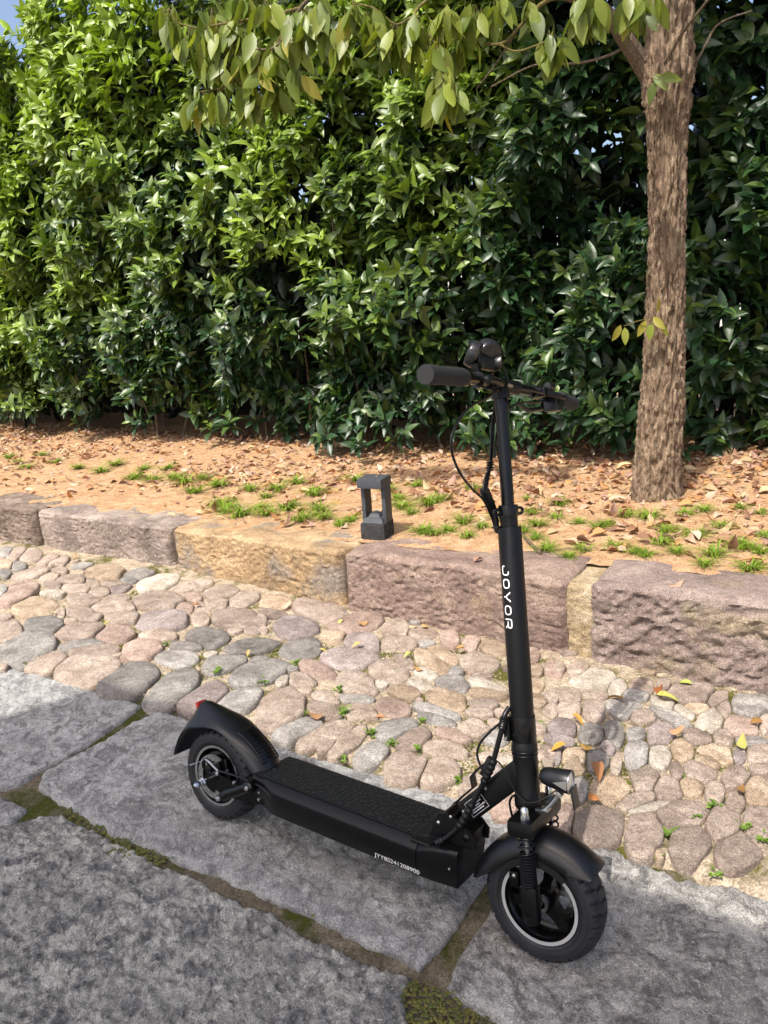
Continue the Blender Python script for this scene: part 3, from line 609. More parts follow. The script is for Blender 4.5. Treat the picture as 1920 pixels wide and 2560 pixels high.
fo = scatter('foliage', LEAF, T[rest] - HO, R[rest], S[rest], HL[0], HL[1], Cc[rest], hedge); fo['kind'] = 'stuff'
# deep inner leaves closing the hedge, shade of the gaps painted into their colour
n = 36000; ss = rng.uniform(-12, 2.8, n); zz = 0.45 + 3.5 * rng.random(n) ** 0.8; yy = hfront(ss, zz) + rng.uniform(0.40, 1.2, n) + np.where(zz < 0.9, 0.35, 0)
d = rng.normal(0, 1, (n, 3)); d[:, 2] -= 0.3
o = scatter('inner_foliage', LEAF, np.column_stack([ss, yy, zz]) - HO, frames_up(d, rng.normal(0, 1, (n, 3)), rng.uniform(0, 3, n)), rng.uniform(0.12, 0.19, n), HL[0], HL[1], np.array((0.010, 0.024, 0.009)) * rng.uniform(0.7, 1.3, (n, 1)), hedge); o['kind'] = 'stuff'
for k in range(48):                                                     # upright stems
    x = -10.2 + k * 0.26 + random.uniform(-.08, .08); y0 = 5.0 + random.uniform(0, 0.5); hh = random.uniform(1.1, 2.2); lx, ly = random.uniform(-.35, .35), random.uniform(-.35, .25)
    zb = float(bedz(np.array(x), np.array(y0))) - 0.03
    pts = [(x + lx * q + 0.03 * math.sin(q * 7 + k), y0 + ly * q, zb + hh * q) for q in np.linspace(0, 1, 7)]
    MB().tube(np.array(pts) - HO, np.linspace(random.uniform(.011, .02), .006, 7), 7).build('stem', TWIG, hedge)

# ================================================================== TREE
tree = tag(empty('tree', (-0.83, 3.86, 0.30)), 'broadleaf tree with furrowed brown bark and drooping yellow-green leaves in front of the hedge', 'tree')
TO = np.array((-0.83, 3.86, 0.30))
nz, na = 420, 130; zz = np.linspace(-0.12, 4.6, nz)[:, None]; aa = np.linspace(0, 2 * np.pi, na, endpoint=False)[None]
cx = 0.02 * zz / 2.3 + 0.012 * np.sin(zz * 2.1); cy = 0.01 * np.sin(zz * 1.7)
r0 = 0.101 + 0.022 * np.exp(-np.clip(zz, 0, 9) / 0.14) + 0.012 * np.sin(zz * 2.7 + 1) - 0.004 * zz + 0.022 * np.exp(-((zz - 1.95) / 0.16) ** 2)
wob = 0.25 * vnoise(np.cos(aa) * 2, np.sin(aa) * 2, zz * 3, 3)
rid = fbm(np.cos(aa) * 4.6 + wob, np.sin(aa) * 4.6 + wob, zz * 9.0, 4, 91, 0.6); fine = fbm(np.cos(aa) * 14, np.sin(aa) * 14, zz * 16, 3, 95)
rr = r0 * (1 + 0.06 * vnoise(np.cos(aa) * 1.3, np.sin(aa) * 1.3, zz * 1.4, 99)) - 0.024 * np.clip(np.abs(rid) * 1.8 - 0.12, -0.12, 0.8) + 0.005 * fine
V = np.stack([cx + rr * np.cos(aa), cy + rr * np.sin(aa), zz + 0 * aa], -1).reshape(-1, 3); I = np.arange(nz * na).reshape(nz, na); J = np.roll(I, -1, 1)
link('trunk', quick_mesh('trunk', V, np.stack([I[:-1], J[:-1], J[1:], I[1:]], -1).reshape(-1, 4)), BARK, tree)
def BP(px, py, t): return AT(px, py, t)
def branch(pts, r0, r1, mat=TWIG, name='branch', n=8):
    Q = spline(pts, 6); Q = Q + 0.006 * np.stack([vnoise(Q[:, 0] * 9, Q[:, 2] * 9, k) for k in range(3)], 1)
    MB().tube(Q - TO, np.linspace(r0, r1, len(Q)), n).build(name, mat, tree); return Q
segs = []
def add(pts, r0, r1, mat=TWIG, name='branch'): segs.append(branch(pts, r0, r1, mat, name))
add([BP(1645, 215, 3.86), BP(1612, 165, 3.82), BP(1575, 110, 3.74), BP(1530, 45, 3.64), BP(1450, -5, 3.55), BP(1330, -30, 3.42), BP(1150, -70, 3.25), BP(950, -120, 3.1), BP(700, -160, 3.0)], 0.048, 0.012)
add([BP(1440, -8, 3.54), BP(1360, 6, 3.45), BP(1301, 64, 3.38), BP(1249, 110, 3.3), BP(1150, 88, 3.22), BP(1090, 78, 3.18)], 0.010, 0.004, TWIGG)
add([BP(900, -120, 3.08), BP(860, -50, 3.02), BP(790, -10, 2.95), BP(755, 20, 2.92), BP(723, 72, 2.9), BP(683, 121, 2.87), BP(596, 124, 2.85)], 0.011, 0.0035)
add([BP(755, 20, 2.92), BP(700, 35, 2.9), BP(620, 48, 2.88), BP(560, 60, 2.85), BP(500, 70, 2.82), BP(440, 55, 2.8)], 0.007, 0.003, TWIGG)
add([BP(723, 72, 2.9), BP(660, 150, 2.87), BP(620, 190, 2.85), BP(560, 215, 2.83), BP(500, 228, 2.8)], 0.006, 0.0025, TWIGG)
add([BP(1150, -70, 3.25), BP(1080, -10, 3.15), BP(1040, 40, 3.1), BP(1090, 110, 3.08), BP(1120, 165, 3.06)], 0.008, 0.003, TWIGG)
add([BP(1040, 40, 3.1), BP(990, 60, 3.05), BP(940, 20, 3.0), BP(890, 10, 2.98)], 0.006, 0.003, TWIGG)
add([BP(1249, 110, 3.3), BP(1290, 130, 3.32), BP(1360, 108, 3.34), BP(1385, 92, 3.35)], 0.005, 0.0025, TWIGG)
add([BP(1575, 110, 3.74), BP(1520, 140, 3.7), BP(1440, 160, 3.66), BP(1330, 165, 3.6), BP(1230, 215, 3.55)], 0.007, 0.003)
add([BP(1301, 64, 3.38), BP(1240, 160, 3.36), BP(1190, 220, 3.34)], 0.005, 0.002)
add([BP(1480, 20, 3.6), BP(1465, -5, 3.3), BP(1470, 10, 3.2)], 0.005, 0.003, TWIGG); add([BP(1530, 40, 3.64), BP(1575, 0, 3.4), BP(1590, -10, 3.3)], 0.005, 0.003, TWIGG)
add([BP(1640, 190, 3.8), BP(1700, 90, 3.7), BP(1740, 40, 3.6), BP(1800, -30, 3.5)], 0.008, 0.004); add([BP(1690, 230, 3.95), BP(1760, 120, 4.0), BP(1800, 60, 4.05), BP(1880, 30, 4.1)], 0.007, 0.003)
ALLB = np.vstack(segs)
TL = leaf_tmpl(1, 0.42, 5, 0.14, 0.13, 1.35, 0.012)
CL = []                                                   # clusters: pixel, distance plane, leaves
for rec in '''440 55 2.8 6|470 95 2.8 6|500 75 2.82 7|520 130 2.82 7|555 70 2.85 7|560 150 2.84 7|600 55 2.87 7|596 130 2.85 7|620 195 2.85 7|560 225 2.83 6|500 232 2.8 6|640 100 2.87 6|660 155 2.87 7|690 125 2.88 6
640 240 2.86 6|690 215 2.88 6|530 20 2.86 5|720 75 2.9 6|730 165 2.9 5|755 25 2.92 6|800 -5 2.95 6|800 70 2.96 5|850 100 2.98 6|880 15 2.98 6|930 25 3.0 6|960 70 3.03 6|1000 60 3.06 7|1010 110 3.08 6|1050 45 3.1 7|1085 100 3.08 6
1100 170 3.06 7|1130 215 3.06 5|1090 230 3.06 5|1160 85 3.22 5|1120 20 3.12 6|1190 15 3.2 6|1250 -5 3.3 5|1380 90 3.35 5|1385 105 3.35 3|1460 5 3.2 7|1480 -20 3.2 5|1580 -10 3.3 7|1610 -15 3.3 5|1330 0 3.4 4|420 20 2.8 5|670 5 2.9 6|600 -10 2.9 6'''.replace('\n', '|').split('|'):
    a, b, c, d = map(float, rec.split()); CL.append((a, b, c, int(d)))
TT, TD, TU, TS, TC = [], [], [], [], []
tw = MB()
for a, b, c, k in CL:
    p = BP(a, b, c); q = ALLB[np.argmin(np.linalg.norm(ALLB - p, axis=1))]
    if np.linalg.norm(p - q) > 0.01: tw.tube(spline([q, (p + q) / 2 + np.array((0, 0, 0.015)), p], 4) - TO, 0.0022, 5)
    for j in range(k * 2):
        d = np.array((rng.normal(0, 0.36), rng.normal(0, 0.36), -1.0)); base = p + np.array((rng.normal(0, .022), rng.normal(0, .022), rng.normal(0, .016)))
        st = base + d / np.linalg.norm(d) * 0.018; tw.tube([base - TO, st - TO], 0.0013, 4)
        TT.append(st); TD.append(d); TU.append(rng.normal(0, 1, 3) + np.array((0.3, -1.0, 0.3))); TS.append(rng.uniform(0.095, 0.15))
        y_ = rng.random(); TC.append((np.array((0.115, 0.175, 0.028)) * (1 - y_) + np.array((0.25, 0.29, 0.045)) * y_) * rng.uniform(0.6, 1.2))
for a, b, c, dx, dz, colr in ((1635, 185, 3.70, 0.5, -0.6, (0.12, 0.2, 0.03)), (1650, 190, 3.70, 0.9, -0.35, (0.14, 0.22, 0.03)), (1640, 200, 3.70, -0.3, -1, (0.08, 0.14, 0.03)), (1615, 800, 3.70, -0.4, -0.9, (0.42, 0.12, 0.035)), (1632, 792, 3.70, 0.5, -0.5, (0.50, 0.20, 0.04)), (1640, 785, 3.7, 0.2, 0.7, (0.5, 0.25, 0.05)),
                            (1628, 806, 3.70, -0.05, -1, (0.22, 0.27, 0.04)), (1655, 802, 3.70, 0.3, -0.8, (0.24, 0.28, 0.05)), (1562, 818, 3.68, 0.1, -1, (0.26, 0.28, 0.04)), (1552, 812, 3.68, -0.35, -0.8, (0.28, 0.26, 0.04)), (1115, 30, 3.1, 0.1, -1, (0.22, 0.06, 0.03)), (1118, 10, 3.12, 0.0, -1, (0.30, 0.10, 0.06))):
    TT.append(BP(a, b, c)); TD.append(np.array((dx, -0.15, dz))); TU.append(np.array((0.1, -1.0, 0.3))); TS.append(0.085 if b > 600 else 0.1); TC.append(np.array(colr))
tw.build('twigs', TWIGG, tree)['kind'] = 'stuff'
branch([BP(1645, 815, 3.80), BP(1632, 802, 3.70), BP(1600, 800, 3.68), BP(1562, 815, 3.68)], 0.003, 0.0015, TWIGG, 'sprout'); branch([BP(1680, 215, 3.85), BP(1650, 195, 3.7), BP(1630, 185, 3.69)], 0.003, 0.0015, TWIGG, 'sprout')
TT, TD, TU, TS, TC = map(np.array, (TT, TD, TU, TS, TC)); R = frames_up(TD, TU, rng.normal(0, 0.7, len(TD)))
tm = []
cd = TT - np.array((0, 0, H)); vv = 1280 - FPX * (cd @ UP) / (cd @ FW); pick = np.argsort(-(TS / (cd @ FW) * (vv > -20) + 1.0 * (np.arange(len(TT)) >= len(TT) - 12)))
more = pick[300:]; pick = pick[:300]
scatter('hanging_leaves', TLEAF, TT[more] - TO, R[more], TS[more], TL[0], TL[1], TC[more], tree)['kind'] = 'stuff'
o2 = pick[np.argsort(TC[pick, 0] * 3 + TC[pick, 1])]; groups = np.array_split(o2, 20)
for g in groups:
    me = quick_mesh('leaf', TL[0], TL[1], True, np.repeat(TC[g].mean(0)[None], len(TL[0]), 0)); me.materials.append(TLEAF)
    for i in g:
        o = link('leaf', me, None, tree); M = Matrix(R[i].tolist()).to_4x4() @ Matrix.Scale(TS[i], 4); M.translation = Vector(TT[i] - TO); o.matrix_local = M
# crown above the frame: limbs and leaf clumps whose shade dapples the hedge
crown = MB(); CP = []
for k in range(15):
    a = k * 2.4; rad = 0.7 + 1.0 * random.random(); c = np.array((-0.85 + rad * 1.15 * math.cos(a), 3.85 + rad * 0.70 * math.sin(a), 3.65 + 1.5 * random.random() + 0.2 * rad))
    crown.tube(spline([TO + (0, 0, 3.0 + 0.06 * k), TO * 0.5 + c * 0.5 + np.array((0, 0, 1.75 if k % 2 else 1.6)), c + (0, 0, 0.25)], 5) - TO, np.linspace(0.04, 0.008, 11), 7)
    CP += [c + rng.normal(0, 1, 3) * (0.34, 0.30, 0.22) for _ in range(26)]
crown.build('limb', TWIG, tree)
CP = np.array(CP); CP = np.repeat(CP, 8, 0) + rng.normal(0, 0.085, (len(CP) * 8, 3)); 
cd = CP - np.array((0, 0, H)); zc = cd @ FW; u = 960 + FPX * (cd @ RT) / zc; v = 1280 - FPX * (cd @ UP) / zc
CP = CP[(v < -75) | (zc < 0)]; n = len(CP)
d = rng.normal(0, 0.5, (n, 3)) + (0, 0, -0.8)
o = scatter('crown', TLEAF, CP - TO, frames_up(d, rng.normal(0, 1, (n, 3)), rng.uniform(0, 3, n)), rng.uniform(0.085, 0.13, n), TL[0], TL[1], np.array((0.10, 0.15, 0.03)) * rng.uniform(0.7, 1.3, (n, 1)), tree); o['kind'] = 'stuff'

# ================================================================== GRASS TUFTS, LITTER, WEEDS
def tuft_mesh(seed, nb=34, r=0.1, blades=3):
    q = np.random.default_rng(seed); V, F, Cl = [], [], []
    for b in range(nb):
        a = q.uniform(0, 6.28); L = r * q.uniform(0.6, 1.25); up = q.uniform(0.30, 0.85); w = q.uniform(0.0024, 0.0042); o = q.normal(0, 0.012, 2); base = len(V)
        col = np.array((0.185, 0.29, 0.03)) * q.uniform(0.6, 1.35) if q.random() < 0.8 else np.array((0.33, 0.29, 0.09)) * q.uniform(0.7, 1.1)
        for i, t in enumerate((0, 0.35, 0.7, 1.0)):
            x = o[0] + math.cos(a) * L * t; y = o[1] + math.sin(a) * L * t; z = L * up * (t * 1.6 - 1.25 * t * t); ww = w * (1 - t * 0.85)
            V += [(x - math.sin(a) * ww, y + math.cos(a) * ww, z), (x + math.sin(a) * ww, y - math.cos(a) * ww, z)]; Cl += [col * (0.75 + 0.4 * t)] * 2
        F += [(base + 2 * i, base + 2 * i + 1, base + 2 * i + 3, base + 2 * i + 2) for i in range(3)]
    me = quick_mesh('grass_tuft', V, F, True, np.array(Cl)); me.materials.append(BLADE); return me
TMS = [tuft_mesh(200 + i, 56 + 6 * i, 0.080 + 0.007 * i) for i in range(6)]
tuft_px = '''40 1000|120 1000|90 985|220 1020|290 1035|330 1040|360 1015|420 1065|440 1035|400 1045|490 1105|520 1115|560 1100|575 1075|600 1060|640 1045|650 1125|690 1105|735 1135|760 1125|860 1080|840 1060|868 1098|930 1090|950 1080|915 1150|940 1155|1010 1160|1040 1140|1000 1130|1140 1080|1130 1150|1160 1135|1200 1120|1210 1090|1180 1190|1260 1190
1290 1140|1310 1135|1350 1115|1400 1120|1330 1185|1370 1195|1392 1202|1440 1150|1480 1112|1520 1105|1500 1160|1600 1100|1640 1110|1590 1178|1610 1185|1520 1222|1620 1232|1650 1160|1155 1165|1230 1205|970 1148|700 1120|480 1092|580 1112|1640 1195|1560 1140|1430 1175|1070 1120|1100 1150|890 1110|620 1100|540 1060|470 1050|380 1035|250 1005|170 1012|60 1012|20 990|310 1015|680 1070|770 1040|900 1050|1020 1060|1150 1110|1250 1130|1460 1195|1540 1200'''.replace('\n', '|').split('|')
for k, t in enumerate(tuft_px):
    a, b = map(float, t.split()); p = bed(a * 1.1573, b * 1.1573)
    o = link('grass_tuft', TMS[k % 6]); o.location = p + np.array((0, 0, 0.002)); o.rotation_euler = (0, 0, random.uniform(0, 6.28)); o.scale = [random.uniform(0.95, 1.4) * (0.62 if p[0] > -1.7 else 0.85 if p[0] > -2.6 else 1.05)] * 3
    rim = p[1] - (2.55 + 0.31)
    where = 'beside the grey bollard light' if np.hypot(p[0] - bed(945, 1340)[0], p[1] - bed(945, 1340)[1]) < 0.42 else 'close round the foot of the tree' if np.hypot(p[0] + .83, p[1] - 3.86) < 0.6 else 'right against the back of the purple-brown kerb stone' if rim < 0.3 and -1.95 < p[0] < -.8 else 'right against the back of the mauve kerb stone' if rim < 0.3 and p[0] >= -.8 else 'right against the back of the ochre kerb stone' if rim < 0.45 and -3.2 < p[0] < -1.9 else 'in front of the hedge foot' if p[1] > 4.0 else 'out in the middle of the sandy bed'
    tag(o, 'tuft of yellow-green grass ' + where, 'grass', 'grass tufts ' + where)
DL = [leaf_tmpl(1, 0.50, 5, f, dr, 1.5, wv) for f, dr, wv in ((0.25, 0.30, 0.02), (-0.3, -0.25, 0.05), (0.5, 0.15, 0.03))]
dpal = np.array([(0.36, 0.20, 0.13), (0.44, 0.29, 0.20), (0.30, 0.15, 0.085), (0.46, 0.24, 0.10), (0.50, 0.38, 0.27), (0.22, 0.12, 0.075), (0.40, 0.25, 0.19), (0.48, 0.36, 0.20)])
def lit_pts(n):
    P_ = np.column_stack([rng.uniform(-9, 1.2, n * 3), 2.92 + (rng.random(n * 3) ** 0.75) * 2.3])
    dens = 0.36 + 0.5 * fbm(P_[:, 0] * 1.3, P_[:, 1] * 1.3, 0, 3, 121) + 0.34 * (P_[:, 1] - 3.9) + 0.01 * (P_[:, 0] + 4) + 0.10
    P_ = P_[rng.random(len(P_)) < dens][:n]; return np.column_stack([P_, bedz(P_[:, 0], P_[:, 1])])
Lp = lit_pts(4800); n = len(Lp)
ld = np.column_stack([rng.normal(0, 1, (n, 2)), rng.normal(0.05, 0.22, n)]); LR = frames_up(ld, np.column_stack([rng.normal(0, .3, (n, 2)), np.ones(n)]), rng.normal(0, 0.35, n)); LS = rng.uniform(0.04, 0.088, n)
dist = np.linalg.norm(Lp - (0, 0, H), axis=1); cd = Lp - np.array((0, 0, H)); u = 960 + FPX * (cd @ RT) / (cd @ FW)
sc_ = LS / dist * ((u > 0) & (u < 1920) & (Lp[:, 1] < 4.6)); od = np.argsort(-sc_); bigl, smalll = od[:260], od[260:]
dm = []
for k in range(24):
    tv, tf = DL[k % 3]; me = quick_mesh('fallen_leaf', tv, tf, True, np.repeat((dpal[k % 8] * random.uniform(0.85, 1.15))[None], len(tv), 0)); me.materials.append(DRY); dm.append(me)
for k, i in enumerate(bigl):
    o = link('fallen_leaf', dm[k % 24]); M = Matrix(LR[i].tolist()).to_4x4() @ Matrix.Scale(LS[i], 4); M.translation = Vector(Lp[i] + (0, 0, 0.010)); o.matrix_world = M
    cn = ('pinkish brown', 'pale tan', 'dark brown', 'orange brown', 'cream', 'blackish brown', 'dusty pink', 'straw yellow')[k % 24 % 8]; wh = 'on the bed just behind the kerb' if Lp[i][1] < 3.2 else 'on the bed near the hedge' if Lp[i][1] > 3.9 else 'in the middle of the bed'
    tag(o, cn + ' dry leaf ' + wh, 'leaf', cn + ' leaves ' + wh)
for k in range(3):
    ii = smalll[k::3]; o = scatter('leaf_litter', DRY, Lp[ii] + (0, 0, 0.008), LR[ii], LS[ii] * 0.9, DL[k][0], DL[k][1], dpal[rng.integers(0, 8, len(ii))] * rng.uniform(0.8, 1.15, (len(ii), 1)))
    tag(o, ('small dry leaf litter strewn over the sandy bed', 'curled leaf litter mixed through the sandy bed', 'folded leaf litter gathered below the hedge')[k], 'litter', kind='stuff')
n = 20000; Sp = np.vstack([lit_pts(n // 2), np.column_stack([rng.uniform(-9, 1.2, n // 2), rng.uniform(2.9, 4.9, n // 2), np.zeros(n // 2)])]); Sp[:, 2] = bedz(Sp[:, 0], Sp[:, 1]); n = len(Sp); a = rng.uniform(0, 6.28, n)
o = scatter('dry_straw', DRY, Sp + (0, 0, 0.004), frames_up(np.column_stack([np.cos(a), np.sin(a), rng.normal(0.08, 0.15, n)]), np.tile((0, 0, 1.0), (n, 1)), rng.normal(0, .4, n)), rng.uniform(0.025, 0.065, n), [(0, .03, 0), (0, -.03, 0), (1, -.02, 0.03), (1, .02, 0.03)], [(0, 1, 2, 3)], np.array((0.52, 0.38, 0.22)) * rng.uniform(0.55, 1.2, (n, 1)))
tag(o, 'pale dry straw and needles on the sandy bed', 'straw', kind='stuff')
# leaves blown onto the cobbles and kerb (pixel, size, colour)
for a, b, L, zz, colr, w in ((1445, 1793, .075, .03, (0.5, 0.27, 0.06), 0), (1462, 1865, .07, .03, (0.52, 0.30, 0.08), 1), (1494, 1926, .10, .035, (0.30, 0.14, 0.06), 2), (1487, 1994, .08, .03, (0.42, 0.18, 0.06), 1), (1395, 1864, .075, .03, (0.5, 0.27, 0.05), 0), (1692, 1825, .07, .04, (0.48, 0.24, 0.12), 1),
                            (1670, 1738, .10, .035, (0.42, 0.42, 0.10), 0), (1650, 1728, .09, .035, (0.26, 0.09, 0.03), 2), (1540, 1740, .09, .03, (0.30, 0.17, 0.04), 0), (1710, 1704, .08, .03, (0.36, 0.40, 0.10), 0), (1855, 1855, .08, .03, (0.38, 0.36, 0.10), 1), (1892, 1803, .06, .03, (0.28, 0.15, 0.05), 2), (1852, 1972, .06, .03, (0.28, 0.15, 0.05), 1),
                            (787, 1787, .09, .035, (0.36, 0.2, 0.1), 1), (948, 1793, .055, .03, (0.38, 0.2, 0.1), 2), (892, 1609, .07, .035, (0.52, 0.37, 0.13), 0), (808, 1624, .055, .03, (0.44, 0.36, 0.12), 0), (715, 1513, .085, .03, (0.50, 0.36, 0.26), 1), (493, 1511, .06, .03, (0.46, 0.24, 0.12), 2), (522, 1533, .05, .03, (0.5, 0.36, 0.1), 0),
                            (266, 1555, .045, .03, (0.45, 0.42, 0.08), 0), (130, 1530, .06, .03, (0.5, 0.44, 0.3), 1), (1032, 1566, .055, .03, (0.48, 0.33, 0.2), 1), (1064, 1565, .06, .03, (0.5, 0.34, 0.15), 0), (1150, 1620, .06, .03, (0.34, 0.22, 0.08), 2), (1018, 1634, .055, .03, (0.40, 0.40, 0.12), 0), (1044, 1670, .06, .03, (0.45, 0.25, 0.1), 1), (188, 1392, .06, .03, (0.48, 0.28, 0.14), 1),
                            (905, 1556, .09, .035, (0.45, 0.28, 0.12), 1), (850, 1553, .06, .03, (0.44, 0.38, 0.14), 0), (1195, 1398, .08, .31, (0.42, 0.25, 0.18), 2), (1690, 1463, .09, .335, (0.44, 0.28, 0.19), 1), (620, 1630, .05, .03, (0.4, 0.3, 0.12), 0)):
    p = G(a, b, zz); k = 1; tv, tf = DL[w]; me = quick_mesh('fallen_leaf', tv, tf, True, np.repeat(np.array(colr)[None], len(tv), 0)); me.materials.append(DRY)
    o = link('fallen_leaf', me); ang = random.uniform(0, 6.28); d = np.array([(math.cos(ang), math.sin(ang), random.uniform(-0.1, 0.15))])
    M = Matrix(frames_up(d, np.array([(random.gauss(0, .2), random.gauss(0, .2), 1.0)]), np.array([0.0]))[0].tolist()).to_4x4() @ Matrix.Scale(L * 0.72, 4); M.translation = Vector(p) - M.to_3x3() @ Vector((0.5, 0, 0)); o.matrix_world = M
    cn = 'yellow-green' if colr[1] > 0.85 * colr[0] else 'golden yellow' if colr[1] > 0.68 * colr[0] else 'dark red-brown' if colr[0] < 0.32 else 'orange' if colr[0] > 0.46 else 'russet brown'
    zone = 'lying on top of the kerb' if zz > 0.1 else 'on the cobbles beside the front wheel' if p[0] > -0.95 and p[1] < 2.1 else 'on the cobbles close to the kerb foot' if p[1] > 2.3 else 'on the cobbles behind the scooter deck'
    tag(o, cn + ' fallen leaf ' + zone, 'leaf', cn + ' leaves ' + zone)
def weed_mesh(seed, nl, r, tall):
    q = np.random.default_rng(seed); tv, tf = leaf_tmpl(1, 0.5, 3, 0.15, 0.2); V, F, Cl = [], [], []
    for k in range(nl):
        a = k * 2.4 + q.uniform(-.3, .3); el = q.uniform(0.15, 0.7); d = np.array([(math.cos(a) * math.cos(el), math.sin(a) * math.cos(el), math.sin(el))]); M = frames_up(d, np.array([(0, 0, 1.0)]), q.normal(0, .2, 1))[0]
        b = len(V); off = np.array((q.normal(0, r * .4), q.normal(0, r * .4), tall * q.random())) if tall else np.zeros(3); V += list(np.array(tv) @ M.T * r * q.uniform(.6, 1.1) + off); F += [tuple(i + b for i in f) for f in tf]; Cl += [np.array((0.15, 0.25, 0.035)) * q.uniform(.7, 1.25)] * len(tv)
    me = quick_mesh('weed', V, F, True, np.array(Cl)); me.materials.append(BLADE); return me
WM = [weed_mesh(1, 9, 0.035, 0), weed_mesh(2, 26, 0.014, 0.02), weed_mesh(3, 22, 0.018, 0.025), weed_mesh(4, 12, 0.022, 0.01)]
for a, b, k, sc1 in ((1672, 2080, 0, 1.25), (1783, 2023, 2, 1), (1740, 2052, 2, .9), (1860, 2075, 1, 1.2), (740, 1668, 2, 1.3), (657, 1713, 1, 1.5), (540, 1688, 1, 1.8), (415, 1614, 1, 1.2), (318, 1645, 1, 1), (848, 1731, 2, 1.1), (860, 1790, 2, 1.3), (760, 1792, 1, 1.2), (700, 1806, 1, 1.2), (930, 1840, 2, 1.2), (820, 1872, 3, .9), (855, 1897, 3, .9), (980, 1868, 2, 1.1), (1040, 1878, 1, 1.1), (905, 1800, 1, 1),
                     (1055, 1808, 1, 1), (1350, 1815, 1, .9), (1705, 1942, 3, .7), (1880, 1930, 1, 1), (1640, 2140, 3, 1), (1150, 1955, 1, 1.2), (795, 1540, 2, .8), (1170, 1580, 1, 1.3), (1110, 1640, 1, .8), (1910, 2110, 1, 1.4), (1790, 2185, 3, .8), (480, 1720, 1, 1.2), (660, 1600, 2, .6)):
    o = link('weed', WM[k]); o.location = G(a, b, 0.0) + np.array((0, 0, -0.004)); o.rotation_euler = (0, 0, random.uniform(0, 6)); o.scale = [sc1] * 3
    tag(o, ('pale green rosette weed with broad leaves between the cobbles', 'tiny mound of bright green weed in a cobble gap', 'small leafy green weed sprouting between the cobbles', 'little sprig of green seedling in a paving gap')[k], 'weed', ('rosette weeds', 'mounded weeds', 'leafy weeds', 'seedling weeds')[k])
for nm, pts, r in (('long grey fallen stick lying across the edge of the bed', ((1296, 1330), (1318, 1358), (1335, 1375), (1352, 1392)), 0.008), ('thin brown fallen twig beside the thicker stick', ((1345, 1390), (1385, 1382), (1430, 1376), (1470, 1380)), 0.003)):
    Q = np.array([bed(*p) for p in pts]); Q[:, 2] += r + 0.008; c = Q[0].copy(); o = MB().tube(spline(Q, 5) - c, np.linspace(r * 0.7, r, 16), 7).build('fallen_stick', TWIG); o.location = c; tag(o, nm, 'stick')
# ================================================================== ELECTRIC SCOOTER
PAINT = simple('satin_black_paint', (0.0035, 0.0035, 0.004), 0.36, 0.0, 0.28, (900, 0.06)); GLOSS = simple('gloss_black', (0.0025, 0.0025, 0.003), 0.20, 0.0, 0.35)
PLAS = simple('black_plastic', (0.006, 0.0065, 0.0075), 0.35, 0.0, 0.48, (1400, 0.10)); RUB = simple('tyre_rubber', (0.013, 0.014, 0.0165), 0.58, 0.0, 0.45, (500, 0.25), var=0.35)
MATM = simple('deck_mat_rubber', (0.013, 0.0135, 0.0155), 0.40, 0.0, 0.5, (300, 0.35), var=0.4); TREADM = simple('mat_tread', (0.034, 0.036, 0.040), 0.30, 0.0, 0.6); CABLE = simple('cable_sheath', (0.004, 0.004, 0.0045), 0.33, 0.0, 0.35)
CHROME = simple('chrome', (0.72, 0.72, 0.72), 0.14, 1.0); STEEL = simple('brushed_steel', (0.50, 0.50, 0.49), 0.34, 1.0, var=0.12); RINGM = simple('reflective_tape', (0.36, 0.36, 0.35), 0.5, 0.0, 0.5, var=0.08)
GRIPM = simple('grip_rubber', (0.018, 0.018, 0.0185), 0.72, 0.0, 0.35); WHITE = simple('white_print', (0.80, 0.80, 0.80), 0.5, var=0.03); REDL = simple('red_reflector', (0.45, 0.03, 0.02), 0.25)
GLASS = simple('lamp_glass', (0.62, 0.64, 0.66), 0.10, 0.6)
RAKE, OFF, STEER = 0.14002, 0.02484, -0.01336; LW, RW = 0.94097, 0.1275
sct = tag(empty('electric_scooter', (-1.4082, 1.2395, 0.0)), 'black electric scooter with off-road tyres standing on its kickstand on the grey slabs', 'scooter'); sct.rotation_euler = (-0.20714, 0, -0.02688)
kk = np.array((-math.sin(RAKE), 0, math.cos(RAKE))); x0_ = np.array((math.cos(RAKE), 0, math.sin(RAKE))); y0_ = np.array((0, 1.0, 0))
XS = math.cos(STEER) * x0_ + math.sin(STEER) * y0_; YS = -math.sin(STEER) * x0_ + math.cos(STEER) * y0_; BS = np.array((LW, 0, RW)) - x0_ * OFF
def SX(V): V = np.asarray(V, float); return BS + V[:, :1] * XS + V[:, 1:2] * YS + V[:, 2:3] * kk      # steering frame -> scooter frame
RX = lambda V: np.asarray(V) + np.array((0, 0, RW)); FX = lambda V: SX(np.asarray(V) + np.array((OFF, 0, 0)))   # wheel frames (axle at origin)

